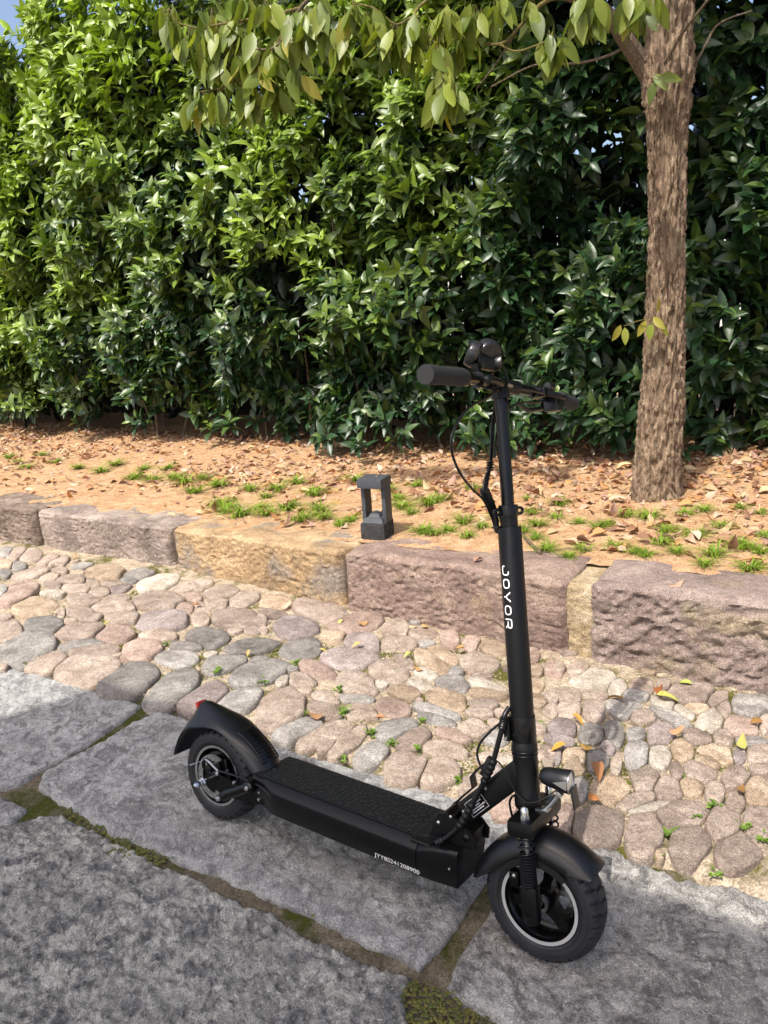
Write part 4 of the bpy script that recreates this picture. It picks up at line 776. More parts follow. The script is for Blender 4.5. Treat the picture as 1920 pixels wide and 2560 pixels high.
def tyre(xf, parent):
    half = spline([(-.0290, .0815), (-.0365, .0880), (-.0392, .0985), (-.0382, .1080), (-.0355, .1165), (-.0285, .1225), (-.0185, .1257), (-.0095, .1271), (0, .1275)], 4)
    prof = np.vstack([half, (half[::-1] * (-1, 1))[1:]]); n = 240; m = len(prof); j = np.arange(n); y = prof[:, 0][None]; r = np.repeat(prof[:, 1][None], n, 0)
    ph = (j % 8)[:, None]; ph2 = ((j + 4) % 8)[:, None]; ay = np.abs(y); side = np.where(y < 0, ph, ph2)
    sh = (r > 0.1125) & (ay > 0.0145); ce = (ay < 0.0125)
    g = np.where(sh & (side < 2), 0.0060, 0) + np.where(ce & (((j + 2) % 8)[:, None] < 2), 0.0050, 0) + np.where((ay >= 0.0125) & (ay <= 0.0145), 0.0045, 0) + np.where(sh & (ay > 0.025) & (side == 5), 0.0012, 0)
    r = r - g; a = 2 * np.pi * j / n
    V = np.stack([r * np.cos(a)[:, None], np.repeat(y, n, 0), r * np.sin(a)[:, None]], -1).reshape(-1, 3); I = np.arange(n * m).reshape(n, m); J = np.roll(I, -1, 0)
    me = quick_mesh('tyre', xf(V), np.stack([I[:, :-1], I[:, 1:], J[:, 1:], J[:, :-1]], -1).reshape(-1, 4)); me.set_sharp_from_angle(angle=math.radians(32))
    o = link('tyre', me, RUB, parent)
    for s_ in (-1, 1):                                               # raised sidewall ribs
        for rr in (0.0925, 0.1045): MB().lathe([(rr - .0012, s_ * .0375), (rr, s_ * .0398), (rr + .0012, s_ * .0375)], 96, axis='y', closed=True).build('sidewall_rib', RUB, parent, xf=xf)
    return o
def wheel(name, xf, front):
    rim = MB(); rim.lathe([(.0765, -.0335), (.0762, -.0305), (.0735, -.026), (.066, -.017), (.0645, 0), (.066, .017), (.0735, .026), (.0762, .0305), (.0765, .0335), (.0838, .0345), (.0838, -.0345)], 96, axis='y', closed=True)
    if front:
        for k in range(3):
            a = math.radians(72 + 120 * k); c, s_ = math.cos(a), math.sin(a); t = (-s_, c)
            q = [(c * r + t[0] * w, s_ * r + t[1] * w) for r, w in ((.016, .014), (.045, .0095), (.069, .0125), (.069, -.0125), (.045, -.0095), (.016, -.014))]; rim.prism(q, -.017, .012)
        rim.lathe([(.0, -.03), (.016, -.03), (.019, -.027), (.024, -.018), (.024, .02), (0, .02)], 40, axis='y')
    else:
        rim.lathe([(0, -.034), (.030, -.034), (.034, -.030), (.064, -.024), (.0665, -.018), (.0665, .018), (.064, .024), (.034, .03), (0, .03)], 64, axis='y')
    w = rim.build(name, GLOSS, sct, xf=xf)
    for s_ in (-1, 1): MB().lathe([(.0768, s_ * .0352), (.0768, s_ * .0362), (.0838, s_ * .0366), (.0838, s_ * .0352)], 96, axis='y', closed=True).build('rim_ring', RINGM if front else STEEL, w, xf=xf)
    tyre(xf, w)
    yd = 0.026 if front else -0.0445                                  # brake disc with drilled holes
    d = MB(); R1, R2, n = .0615, .044, 96
    d.lathe([(R2, yd - .0009), (R1, yd - .0009), (R1, yd + .0009), (R2, yd + .0009)], n, axis='y', closed=True)
    for k in range(5):
        a = k * 2 * math.pi / 5; c, s_ = math.cos(a), math.sin(a); d.prism([(c * .02 - s_ * .006, s_ * .02 + c * .006), (c * .046 - s_ * .0045, s_ * .046 + c * .0045), (c * .046 + s_ * .0045, s_ * .046 - c * .0045), (c * .02 + s_ * .006, s_ * .02 - c * .006)], yd - .0008, yd + .0008)
    d.build('brake_disc', STEEL, w, xf=xf)
    hl = MB()
    for k in range(24):
        a = k * math.pi / 12; rr = (.0575, .0530, .0485)[k % 3]; hl.cyl((rr * math.cos(a), yd - .0014, rr * math.sin(a)), (rr * math.cos(a), yd + .0014, rr * math.sin(a)), .0017, 8)
    hl.build('disc_holes', GLOSS, w, xf=xf)
    return w
rw = wheel('rear_wheel', RX, False); fw_ = wheel('front_wheel', FX, True)
MB().lathe([(.0115, -.0305), (.0185, -.0305), (.0185, -.0325), (.0115, -.0325)], 32, axis='y', closed=True).build('hub_ring', STEEL, fw_, xf=FX)
MB().cyl((0, -.07, 0), (0, .07, 0), .006, 12).build('axle', STEEL, fw_, xf=FX)
nut = MB(); nut.cyl((0, -.112, 0), (0, .09, 0), .0055, 14); nut.lathe([(.0105, -.097), (.0105, -.088)], 6, axis='y'); nut.lathe([(0, -.117), (.005, -.115), (.0078, -.110), (.0085, -.1045), (.0085, -.097)], 6, axis='y'); nut.lathe([(.013, -.0885), (.013, -.0865)], 24, axis='y'); nut.build('axle_nut', CHROME, rw, xf=RX)

# ---- fenders
def fender(stations, parent, name, xf, mat, thick=.0045, nphi=15):
    ph = np.linspace(-math.pi / 2, math.pi / 2, nphi); V = []; S_ = []
    st = np.array(stations, float); t = np.linspace(st[0, 0], st[-1, 0], 46); st = np.stack([t] + [np.interp(t, st[:, 0], st[:, k]) for k in range(1, 5)], 1)
    for k in range(1, 5): st[1:-1, k] = (st[:-2, k] + 2 * st[1:-1, k] + st[2:, k]) / 4
    for off, dw in ((0, 0), (-thick, -.004)):
        for th_, rc, re, w, ex in st:
            a = math.radians(th_)
            for p in ph:
                r = re + (rc - re) * max(0, math.cos(p)) ** ex + off; V.append((r * math.cos(a), (w + dw) * math.sin(p), r * math.sin(a)))
    n, m = len(st), nphi; I = np.arange(2 * n * m).reshape(2, n, m); F = []
    for L, flip in ((0, False), (1, True)):
        for i in range(n - 1):
            for j in range(m - 1):
                q = (I[L, i, j], I[L, i, j + 1], I[L, i + 1, j + 1], I[L, i + 1, j]); F.append(q[::-1] if flip else q)
    for i in range(n - 1):
        F.append((I[0, i, 0], I[0, i + 1, 0], I[1, i + 1, 0], I[1, i, 0])); F.append((I[0, i, -1], I[1, i, -1], I[1, i + 1, -1], I[0, i + 1, -1]))
    for j in range(m - 1):
        F.append((I[0, 0, j], I[1, 0, j], I[1, 0, j + 1], I[0, 0, j + 1])); F.append((I[0, -1, j], I[0, -1, j + 1], I[1, -1, j + 1], I[1, -1, j]))
    me = mesh_from(name, xf(np.array(V)), F); bm = bmesh.new(); bm.from_mesh(me); bmesh.ops.recalc_face_normals(bm, faces=bm.faces[:]); bm.to_mesh(me); bm.free(); me.set_sharp_from_angle(angle=math.radians(50))
    return link(name, me, mat, parent)
rf = fender([(20, .190, .150, .050, 1.0), (37, .1745, .136, .053, 1.0), (52, .163, .134, .055, 1.0), (66, .156, .137, .056, 1.0), (82, .161, .140, .057, 1.2), (97, .173, .141, .058, 1.6), (107, .189, .142, .058, 2.2), (114, .204, .143, .058, 2.6), (118, .207, .145, .058, 2.6), (124, .194, .149, .057, 2.2), (132, .181, .153, .057, 1.6), (141, .170, .156, .056, 1.2), (152, .160, .155, .056, 0.9), (163, .156, .154, .056, 0.8), (171, .157, .155, .056, 0.8)], sct, 'rear_fender', RX, PLAS)
fr = MB(); A0 = [math.radians(a) for a in np.linspace(26, 62, 20)]
rcv = lambda a: np.interp(math.degrees(a), [20, 37, 52, 66], [.190, .1745, .163, .156]) + .0022
loop = [(rcv(a) * math.cos(a), .031, rcv(a) * math.sin(a)) for a in A0] + [(rcv(a) * math.cos(a), -.031, rcv(a) * math.sin(a)) for a in A0[::-1]]
loop = [((x), y, z) if abs(y) < .02 else (x - .004, y, z - .003) for x, y, z in loop]
fr.tube(loop, .0022, 6, closed=True); fr.build('vent_frame', PLAS, rf, xf=RX)
for a in np.radians(np.linspace(28.5, 59.5, 11)):
    P_ = [(((rcv(a) - .001) - .0065 * (abs(y) / .03) ** 2) * math.cos(a), y, ((rcv(a) - .001) - .0065 * (abs(y) / .03) ** 2) * math.sin(a)) for y in np.linspace(-.029, .029, 7)]
    MB().tube(P_, .0021, 5).build('vent_slat', GLOSS, rf, xf=RX)
a = math.radians(121); MB().box((.192 * math.cos(a) - .004, 0, .192 * math.sin(a) + .002), (.010, .036, .026), .004, Matrix.Rotation(-math.radians(25), 3, 'Y')).build('tail_light', REDL, rf, xf=RX)
ff = fender([(34, .1505, .140, .046, .9), (40, .1505, .124, .049, .9), (48, .150, .110, .050, .85), (58, .149, .102, .0505, .8), (84, .148, .100, .051, .8), (118, .144, .099, .051, .8), (138, .146, .103, .051, .8), (152, .151, .112, .050, .85), (163, .156, .130, .047, .9), (170, .158, .145, .042, .9)], sct, 'front_fender', FX, PLAS)
for s_ in (-1, 1):
    q = [(.101 * math.cos(a), .101 * math.sin(a)) for a in np.radians(np.linspace(46, 130, 22))] + [(.087 * math.cos(a), .087 * math.sin(a)) for a in np.radians(np.linspace(130, 46, 22))]
    MB().prism(q, s_ * .051, s_ * .054).build('fender_brace', PLAS, ff, xf=FX)

# ---- deck
def loft(sections, name, mat, parent, caps=True, sharp=30):
    n = len(sections); m = len(sections[0]); V = [p for s_ in sections for p in s_]; I = np.arange(n * m).reshape(n, m); F = []
    for i in range(n - 1): F += [(I[i, j], I[i, (j + 1) % m], I[i + 1, (j + 1) % m], I[i + 1, j]) for j in range(m)]
    if caps: F += [tuple(I[0][::-1]), tuple(I[-1])]
    me = mesh_from(name, V, F); bm = bmesh.new(); bm.from_mesh(me); bmesh.ops.recalc_face_normals(bm, faces=bm.faces[:]); bm.to_mesh(me); bm.free(); me.set_sharp_from_angle(angle=math.radians(sharp))
    return link(name, me, mat, parent)
def dsec(x, yn, zn, yf, zf, mz=.1875, mn=-.062, mf=.083, zb=.104, k=.9):
    return [(x, mn, mz), (x, mn - .003, mz - .0006), (x, yn + .005, zn + .0065), (x, yn + .0008, zn + .0035), (x, yn, zn - .001), (x, yn + .001, zn - .012), (x, yn + .0085, zb + .004), (x, yn + .0125, zb), (x, yf - .0125, zb), (x, yf - .0085, zb + .004), (x, yf - .001, zf - .012), (x, yf, zf - .001), (x, yf - .0008, zf + .0035), (x, yf - .005, zf + .0065), (x, mf + .003, mz - .0006), (x, mf, mz)]
secs = [dsec(.158, -.064, .179, .090, .179, zb=.128, mn=-.056, mf=.080), dsec(.185, -.067, .1785, .094, .178, zb=.112), dsec(.205, -.070, .1765, .102, .175, zb=.106), dsec(.222, -.0755, .172, .109, .1715), dsec(.240, -.079, .168, .112, .168), dsec(.262, -.080, .1665, .113, .1665), dsec(.45, -.080, .1665, .113, .1665), dsec(.666, -.080, .1665, .113, .1665)]
deck = loft(secs, 'deck', PAINT, sct, True, 62)
t_ = np.linspace(0, 1, 7); caps = [dsec(.6685 + .096 * t, -.0803 + .009 * t ** 1.5, .1665 + .0205 * math.sin(t * 1.5) ** .8 * (.9 if t else 0), .1133 - .040 * t ** 1.8, .1665 + .018 * math.sin(t * 1.5), mz=.1879, mn=-.062 - .003 * t, mf=.083 - .017 * t) for t in t_]
cap = loft(caps, 'front_cap', PAINT, deck, True, 62)
mat_ = MB().prism([(.163, -.054), (.175, -.058), (.700, -.059), (.712, -.050), (.712, .070), (.700, .079), (.175, .079), (.161, .076)], .1868, .1893, 'z').build('deck_mat', MATM, deck, False)
pat = MB(); i = 0
for xi in np.arange(.185, .695, .0148):
    for yi in np.arange(-.047, .073, .0148):
        i += 1
        if xi > .655 and abs(yi) < .045: continue
        dx, dy = random.gauss(0, .0008), random.gauss(0, .0008); a = random.choice((0, 1, 2, 3)) * math.pi / 2 + math.pi / 4
        for b in (a, a + math.pi / 2):
            c, s_ = math.cos(b), math.sin(b); L, w = .0068, .00115; ox, oy = xi + dx + (.0072 if i % 2 else 0) * 0.5, yi + dy
            q = [(ox + c * u - s_ * v, oy + s_ * u + c * v) for u, v in ((0, -w), (L, -w), (L, w), (0, w))]; pat.prism(q, .1891, .1909, 'z')
o = pat.build('tread_pattern', TREADM, mat_, False); o['kind'] = 'stuff'  # tread coloured lighter than the mat to paint in its glints
for x, y, z in ((.748, -.0712, .150), (.19, -.0705, .150)): MB().lathe([(0, -.0026), (.0028, -.002), (.0034, 0)], 14, (x, y, z), 'y').build('screw', CHROME, deck)
cu = bpy.data.curves.new('serial', 'FONT'); cu.body = 'JYY8S241208900'; cu.size = 0.0150; cu.space_character = 1.02; tmp = bpy.data.objects.new('tmp_serial', cu); COL.objects.link(tmp)
dg = bpy.context.evaluated_depsgraph_get(); me = bpy.data.meshes.new_from_object(tmp.evaluated_get(dg)); bpy.data.objects.remove(tmp); bpy.data.curves.remove(cu)
co = np.zeros(len(me.vertices) * 3, np.float32); me.vertices.foreach_get('co', co); co = co.reshape(-1, 3); co[:, 0] *= .120 / co[:, 0].max()
z_ = .1105 + co[:, 1]; y_ = -.0715 - (z_ - .108) / .0465 * .0075 - .0012; me.vertices.foreach_set('co', np.column_stack([.556 + co[:, 0], y_, z_]).astype(np.float32).ravel()); me.name = 'serial_number'; me.materials.clear(); link('serial_number', me, WHITE, deck)

# ---- rear suspension, brake
MB().box((.158, .004, .135), (.075, .090, .060), .008).build('rear_mount', PAINT, sct)
for s_ in (-1, 1):
    arm = MB(); arm.prism([(-.018, .118), (-.012, .143), (.02, .152), (.085, .146), (.17, .150), (.195, .138), (.195, .115), (.16, .108), (.07, .098), (.02, .104), (-.008, .108)], s_ * .054, s_ * .062); o = arm.build('swing_arm', GLOSS, sct, False)
    MB().cyl((.068, s_ * .074, .106), (.166, s_ * .074, .163), .0145, 20).build('shock_body', GLOSS, o)
    for x, z, r in ((.066, .104, .0085), (.168, .164, .0150)): MB().lathe([(0, s_ * .096 if r > .01 else s_ * .093), (r * .55, s_ * .0955 if r > .01 else s_ * .0925), (r, s_ * .090), (r, s_ * .060)], 20, (x, 0, z), 'y').build('shock_eye', GLOSS, o)
    for x, z, r in ((.066, .104, .0072), (.168, .164, .0072), (.095, .146, .0058), (.185, .128, .005)):
        y = .0925 if x in (.066, .168) else .0625
        MB().lathe([(0, s_ * (y + .0062)), (r * .7, s_ * (y + .0055)), (r, s_ * (y + .002)), (r, s_ * (y - .002))], 16, (x, 0, z), 'y').build('bolt', STEEL, o)
cal = MB().box((.030, -.058, .168), (.042, .030, .030), .008, Matrix.Rotation(-.5, 3, 'Y')).build('brake_caliper', GLOSS, sct)
cm = MB(); cm.tube(spline([(-.002, -.077, .160), (-.006, -.080, .176), (.004, -.081, .190), (.020, -.080, .188)], 5), .0052, 8); cm.lathe([(0, -.082), (.011, -.080), (.013, -.070)], 18, (.012, 0, .165), 'y'); cm.build('caliper_arm', GLOSS, cal)
MB().lathe([(0, -.078), (.006, -.077), (.007, -.070)], 14, (.042, 0, .160), 'y').build('caliper_bolt', CHROME, cal)
MB().tube(spline([(.004, -.083, .192), (.020, -.085, .190), (.034, -.082, .180), (.048, -.078, .170)], 5), .0028, 8).build('cable_noodle', STEEL, cal)
MB().tube([(-.004, -.082, .186), (-.030, -.084, .172), (-.052, -.085, .160)], [.0011, .0010, .0018], 6).build('brake_wire', STEEL, cal)
MB().tube(spline([(.048, -.078, .170), (.075, -.076, .172), (.12, -.075, .174), (.17, -.074, .172), (.21, -.075, .168), (.24, -.074, .150)], 6), .0027, 8).build('rear_brake_cable', CABLE, sct)

# ---- kickstand on the far side
gy = math.tan(.20714); ks = MB(); fy = .215; ks.tube(spline([(.40, .095, .108), (.40, .118, .098), (.385, .165, .070), (.372, fy, fy * gy + .008)], 5), [.0085] * 16, 12); ks.box((.40, .095, .112), (.05, .03, .02), .004); ks.build('kickstand', PAINT, sct)

# ---- neck, hinge
d_ = np.array((.68, 0, .733)); nrm = np.array((-.733, 0, .68)); top0 = np.array((.738, 0, .279))
def nk(t, off, y): p = np.array((.724, 0, .2635)) + d_ * t - nrm * off; return (p[0], y, p[2])
neck = MB(); sec = lambda t: [nk(t, o_, y) for o_, y in ((0, -.016), (0, .016), (.004, .0215), (.012, .0235), (.039, .0235), (.047, .0215), (.051, .016), (.051, -.016), (.047, -.0215), (.039, -.0235), (.012, -.0235), (.004, -.0215))]
neck = loft([sec(t) for t in (0.012, .06, .12, .175, .205)], 'neck_tube', PAINT, sct)
st_ = MB()
def quad_on(t0, t1, o0, o1, y): return [nk(t0, o0, y), nk(t1, o0, y), nk(t1, o1, y), nk(t0, o1, y)]
st_.add(quad_on(.030, .082, .010, .043, -.0238), [(0, 1, 2, 3)]); st = st_.build('warning_sticker', GLOSS, neck, False)
ln = MB()
for a_, b_, c_, e_ in ((.030, .082, .010, .0108), (.030, .082, .0422, .043), (.030, .0308, .010, .043), (.0812, .082, .010, .043)): ln.add(quad_on(a_, b_, c_, e_, -.0241), [(0, 1, 2, 3)])
for i in range(5):
    t = .036; 
    while t < .076 - (i % 3) * .006:
        w = random.uniform(.002, .005); ln.add(quad_on(t, t + w, .015 + i * .005, .0175 + i * .005, -.0241), [(0, 1, 2, 3)]); t += w + .0012
ln.build('sticker_print', WHITE, st, False)
for s_ in (-1, 1):
    hp = MB(); hp.prism([(.676, .1885), (.690, .232), (.699, .246), (.716, .251), (.745, .244), (.772, .228), (.790, .212), (.789, .189)], s_ * .030, s_ * .0365); o = hp.build('hinge_plate', PAINT, sct, False)
    for x, z, r in ((.697, .224, .0045), (.767, .212, .0085), (.745, .236, .0050), (.727, .247, .004)): MB().lathe([(0, s_ * .0405), (r * .6, s_ * .0402), (r, s_ * .0385), (r, s_ * .036)], 16, (x, 0, z), 'y').build('hinge_bolt', STEEL if r < .0048 else GLOSS, o)
hb = MB(); hb.box((.733, 0, .205), (.095, .058, .036), .006); hb.cyl((.712, -.030, .236), (.712, .030, .236), .014, 18); hb.build('hinge_block', PAINT, sct)
for x, z in ((.752, .262), (.800, .330)): MB().lathe([(0, -.0275), (.0038, -.0268), (.0046, -.0235)], 14, (x, 0, z), 'y').build('neck_bolt', STEEL, neck)
lv = MB(); pth = [(.712, .255), (.728, .275), (.752, .302), (.745, .325), (.757, .343), (.768, .356)]
for (a_, b_), (c_, e_) in zip(pth[:-1], pth[1:]):
    dx, dz = c_ - a_, e_ - b_; L = math.hypot(dx, dz); nx, nz = -dz / L * .0022, dx / L * .0022; lv.prism([(a_ + nx, b_ + nz), (c_ + nx, e_ + nz), (c_ - nx, e_ - nz), (a_ - nx, b_ - nz)], .012, .034)
lv.build('folding_lever', PAINT, sct, False)

# ---- head tube, stem (steering frame)
def sl(prof, name, mat, parent=sct, n=40): return MB().lathe(prof, n).build(name, mat, parent, xf=SX)
ht = sl([(.0, .187), (.0268, .187), (.0285, .190), (.0285, .205), (.0268, .209), (.0265, .300), (.0272, .302), (.0278, .310), (.0278, .318), (.0235, .331), (0, .331)], 'head_tube', PAINT)
for r_, z_ in ((.0283, .3005), (.0287, .3085)): MB().lathe([(r_ - .001, z_ - .0012), (r_, z_), (r_ - .001, z_ + .0012)], 40).build('bearing_ring', GLOSS, ht, xf=SX)
clampc = sl([(0, .329), (.0268, .329), (.0272, .331), (.0272, .380), (.0268, .382), (0, .382)], 'stem_clamp', GLOSS)
MB().box((-.026, -.018, .355), (.014, .020, .049), .003).build('clamp_lug', GLOSS, clampc, xf=SX)
for z_ in (.337, .356, .374): MB().lathe([(.0012, -.033), (.0036, -.033), (.0040, -.031), (.0040, -.026)], 14, (-.027, 0, z_), 'y').build('clamp_bolt', STEEL if z_ != .356 else GLOSS, clampc, xf=SX)
stem = sl([(0, .380), (.0250, .380), (.0250, .779), (.0243, .7815), (0, .7815)], 'lower_stem', PAINT)
sl([(0, .780), (.0186, .780), (.0186, .822), (0, .822)], 'stem_sleeve', PAINT); col_ = sl([(.0186, .803), (.0205, .803), (.0208, .805), (.0208, .826), (.0200, .8285), (.013, .8285)], 'height_collar', GLOSS)
for c_, r_ in (((-.014, -.026, .8145), .0075), ((.012, .030, .8145), .0085)):
    n_ = np.array((c_[0], c_[1], 0)); n_ /= np.linalg.norm(n_); t2 = np.array((-n_[1], n_[0], 0)); a = np.linspace(0, 2 * np.pi, 18, endpoint=False)
    MB().tube([np.array(c_) + r_ * (n_ * math.cos(x) * 1.05 + np.array((0, 0, 1)) * math.sin(x) * .8) for x in a], .0034, 7, closed=True).build('collar_lug', GLOSS, col_, xf=SX)
MB().box((-.0245, -.008, .7825), (.016, .022, .004), .001).build('cable_guide', PLAS, stem, xf=SX)
sl([(0, .81), (.0136, .81), (.0136, 1.068), (0, 1.068)], 'upper_stem', GLOSS)
# logo: rounded strokes wrapped round the tube, reading downwards
camL = np.linalg.inv(np.stack([XS, YS, kk], 1)) @ ((lambda q: q)(np.array(Matrix.Rotation(-.02688, 3, 'Z') @ Matrix.Rotation(-.20714, 3, 'X')).T @ (np.array((0, 0, H)) - np.array((-1.4082, 1.2395, 0)))) - BS)
phi0 = math.atan2(camL[1], camL[0]) - math.asin(.80)
def rr_(u0, v0, u1, v1, r=.28):
    out = []
    for cx_, cy_, a0 in ((u1 - r, v1 - r, 0), (u0 + r, v1 - r, 90), (u0 + r, v0 + r, 180), (u1 - r, v0 + r, 270)): out += [(cx_ + r * math.cos(math.radians(a0 + k)), cy_ + r * math.sin(math.radians(a0 + k))) for k in (0, 30, 60, 90)]
    return out + out[:1]
GL = [[spline([(.06, .36), (.05, .22), (.16, .08), (.35, .05), (.85, .05), (1.1, .08), (1.24, .24), (1.26, .60), (1.22, .86), (1.06, .95), (.86, .96)], 4)], [rr_(.05, .05, 1.25, .95, .36)], [spline([(.02, .97), (.14, .90), (.42, .50), (.64, .42)], 4), spline([(1.26, .97), (1.14, .90), (.86, .50), (.64, .42)], 4), [(.64, .42), (.64, .04)]], [rr_(.05, .05, 1.25, .95, .36)],
      [spline([(.05, .04), (.05, .55), (.08, .86), (.28, .95), (.9, .95), (1.16, .90), (1.24, .68), (1.16, .46), (.90, .40), (.42, .40)], 4), [(.78, .40), (1.02, .22), (1.24, .04)]]]
capH = .0150; lg = MB()
def wrap(u, v, up=.0): a = phi0 + v * capH / .025; r = .0254 + up; return (r * math.cos(a), r * math.sin(a), .702 - u * capH)
pos = 0.0
for g in GL:
    for stc in g:
        q = np.array(stc, float); q[:, 0] += pos; T_ = np.gradient(q, axis=0); T_ /= np.linalg.norm(T_, axis=1)[:, None] + 1e-9; Nn = np.stack([-T_[:, 1], T_[:, 0]], 1) * .088
        V = [wrap(*p) for p in q + Nn] + [wrap(*p) for p in q - Nn]; n = len(q); lg.add(V, [(i, i + 1, n + i + 1, n + i) for i in range(n - 1)])
        for e in (q[0], q[-1]):
            a = np.linspace(0, 2 * np.pi, 12, endpoint=False); lg.add([wrap(e[0] + .088 * math.cos(x), e[1] + .088 * math.sin(x), .00005) for x in a], [tuple(range(12))])
    pos += 1.86
lg.build('logo', WHITE, stem, True, xf=SX)

# ---- handlebar and controls
bar = spline([(.029, -.358, 1.0632), (.024, -.22, 1.073), (.006, -.07, 1.0805), (0, 0, 1.081), (.006, .07, 1.0805), (.024, .22, 1.073), (.029, .358, 1.0632)], 6)
hbr = MB().tube(bar[1:-1], .0112, 14).build('handlebar', GLOSS, sct, xf=SX)
MB().tube(bar[12:25], .0158, 16).build('bar_sleeve', PAINT, hbr, xf=SX); MB().cyl((0, 0, 1.052), (0, 0, 1.082), .0190, 24).build('bar_clamp', PAINT, hbr, xf=SX)
def onbar(y): return np.array([np.interp(y, bar[:, 1], bar[:, i]) for i in range(3)])
def grip(y0, y1):
    ys = np.linspace(y0, y1, 14); t = np.linspace(0, 1, 14); r = np.where(t < .07, .0195, .0178 - .0012 * np.sin(t * 3.1)) - np.where(t > .95, .002, 0); r[0] = .0168
    MB().tube([onbar(y) for y in ys], r, 24).build('grip', GRIPM, sct, xf=SX)
    MB().lathe([(0, 0), (.0022, 0), (.0024, .001)], 10, tuple(onbar(y0) - np.array((0, math.copysign(1, -y0) * -.0004, 0))), 'y').build('grip_hole', GLOSS, hbr, xf=SX)
grip(-.354, -.205); grip(.354, .262)
def lever(sd, y0, y1, zd):
    L = MB(); a, b = onbar(y0), onbar(y1); pts = [a + (.022, 0, -.004), a * .6 + b * .4 + (.034, 0, -.008), a * .3 + b * .7 + (.036, 0, zd), b + (.032, 0, zd)]
    L.tube(spline(pts, 5), np.linspace(.0075, .0052, 16), 10); e = pts[-1]; L.lathe([(0, -.0092), (.006, -.0075), (.0088, 0), (.006, .0075), (0, .0092)], 16, tuple(e), 'y'); o = L.build('brake_lever', PAINT, sct, xf=SX)
    MB().tube([onbar(y0 - .012), onbar(y0 + .012)], .0155, 18).build('lever_clamp', GLOSS, o, xf=SX); MB().box(a + (.016, 0, -.004), (.026, .034, .020), .005).build('lever_perch', GLOSS, o, xf=SX)
    MB().tube([a + (.024, .02, -.004), a + (.026, .042, -.006)], [.005, .0035], 10).build('cable_adjuster', STEEL, o, xf=SX)
lever(-1, -.045, -.160, -.006); lever(1, .150, .225, -.010)
sw = MB().box(onbar(.225) + (.004, 0, -.022), (.034, .040, .030), .005).build('switch_block', PLAS, sct, xf=SX); MB().lathe([(0, -.016), (.009, -.015), (.0105, -.008), (.0105, .012)], 20, tuple(onbar(.178) + np.array((.020, 0, .012))), 'y').build('bell', PLAS, sct, xf=SX)
MB().tube([onbar(.19), onbar(.215)], .0165, 18).build('switch_clamp', GLOSS, sw, xf=SX); MB().tube(spline([(.018, .05, 1.045), (.02, .09, 1.032), (.02, .135, 1.036), (.02, .17, 1.040)], 4), [.0045] * 4 + [.0055] * 9, 10).build('cable_boot', CABLE, sw, xf=SX)
# trigger display
TRG = simple('display_housing', (0.012, 0.012, 0.013), 0.28, 0.0, 0.5)
def disc(c, r, h, axis, name, mat, parent):
    ax_ = np.array(axis, float); ax_ /= np.linalg.norm(ax_); b1 = np.cross(ax_, (0, 0, 1)); b1 /= np.linalg.norm(b1); b2 = np.cross(ax_, b1); n = 36; V, F = [], []
    pr = [(0, -h), (r * .88, -h), (r * .97, -h * .82), (r, -h * .5), (r, h * .5), (r * .97, h * .82), (r * .9, h), (r * .80, h * .90), (0, h * .86)]
    for q, z in pr: V += [np.array(c) + ax_ * z + q * (b1 * math.cos(a) + b2 * math.sin(a)) for a in np.linspace(0, 2 * np.pi, n, endpoint=False)]
    F = [(i * n + j, i * n + (j + 1) % n, (i + 1) * n + (j + 1) % n, (i + 1) * n + j) for i in range(len(pr) - 1) for j in range(n)]
    return MB().add(V, F).build(name, mat, parent, xf=SX)
dsp = disc((.000, -.052, 1.142), .030, .0125, (-.75, .30, .55), 'display', TRG, sct)
disc((.000, -.112, 1.133), .0270, .0105, (-.75, -.35, .45), 'display_pod', TRG, dsp); disc((.006, -.034, 1.126), .0175, .012, (.45, -.75, .30), 'display_button', TRG, dsp)
MB().tube(spline([(.008, -.108, 1.112), (.010, -.112, 1.134), (.004, -.118, 1.150), (-.006, -.112, 1.158)], 5), np.linspace(.0062, .0050, 16), 10).build('throttle_trigger', GLOSS, dsp, xf=SX)
MB().box((.006, -.075, 1.118), (.016, .062, .026), .006).build('display_mount', PLAS, dsp, xf=SX); MB().box((.008, -.118, 1.096), (.014, .016, .036), .003, Matrix.Rotation(.35, 3, 'X')).build('display_stalk', GLOSS, dsp, xf=SX)
MB().tube([onbar(-.132), onbar(-.112)], .0165, 20).build('display_clamp', GLOSS, dsp, xf=SX); MB().tube([onbar(-.205), onbar(-.193)], .0160, 20).build('grip_ring', GLOSS, hbr, xf=SX)
MB().tube(spline([(.012, -.030, 1.124), (.016, -.016, 1.120), (.020, -.008, 1.105), (.020, -.006, 1.08), (.016, -.004, 1.05), (.008, .012, 1.03), (-.012, .010, 1.00)], 6), .0022, 8).build('display_cable', CABLE, sct, xf=SX)
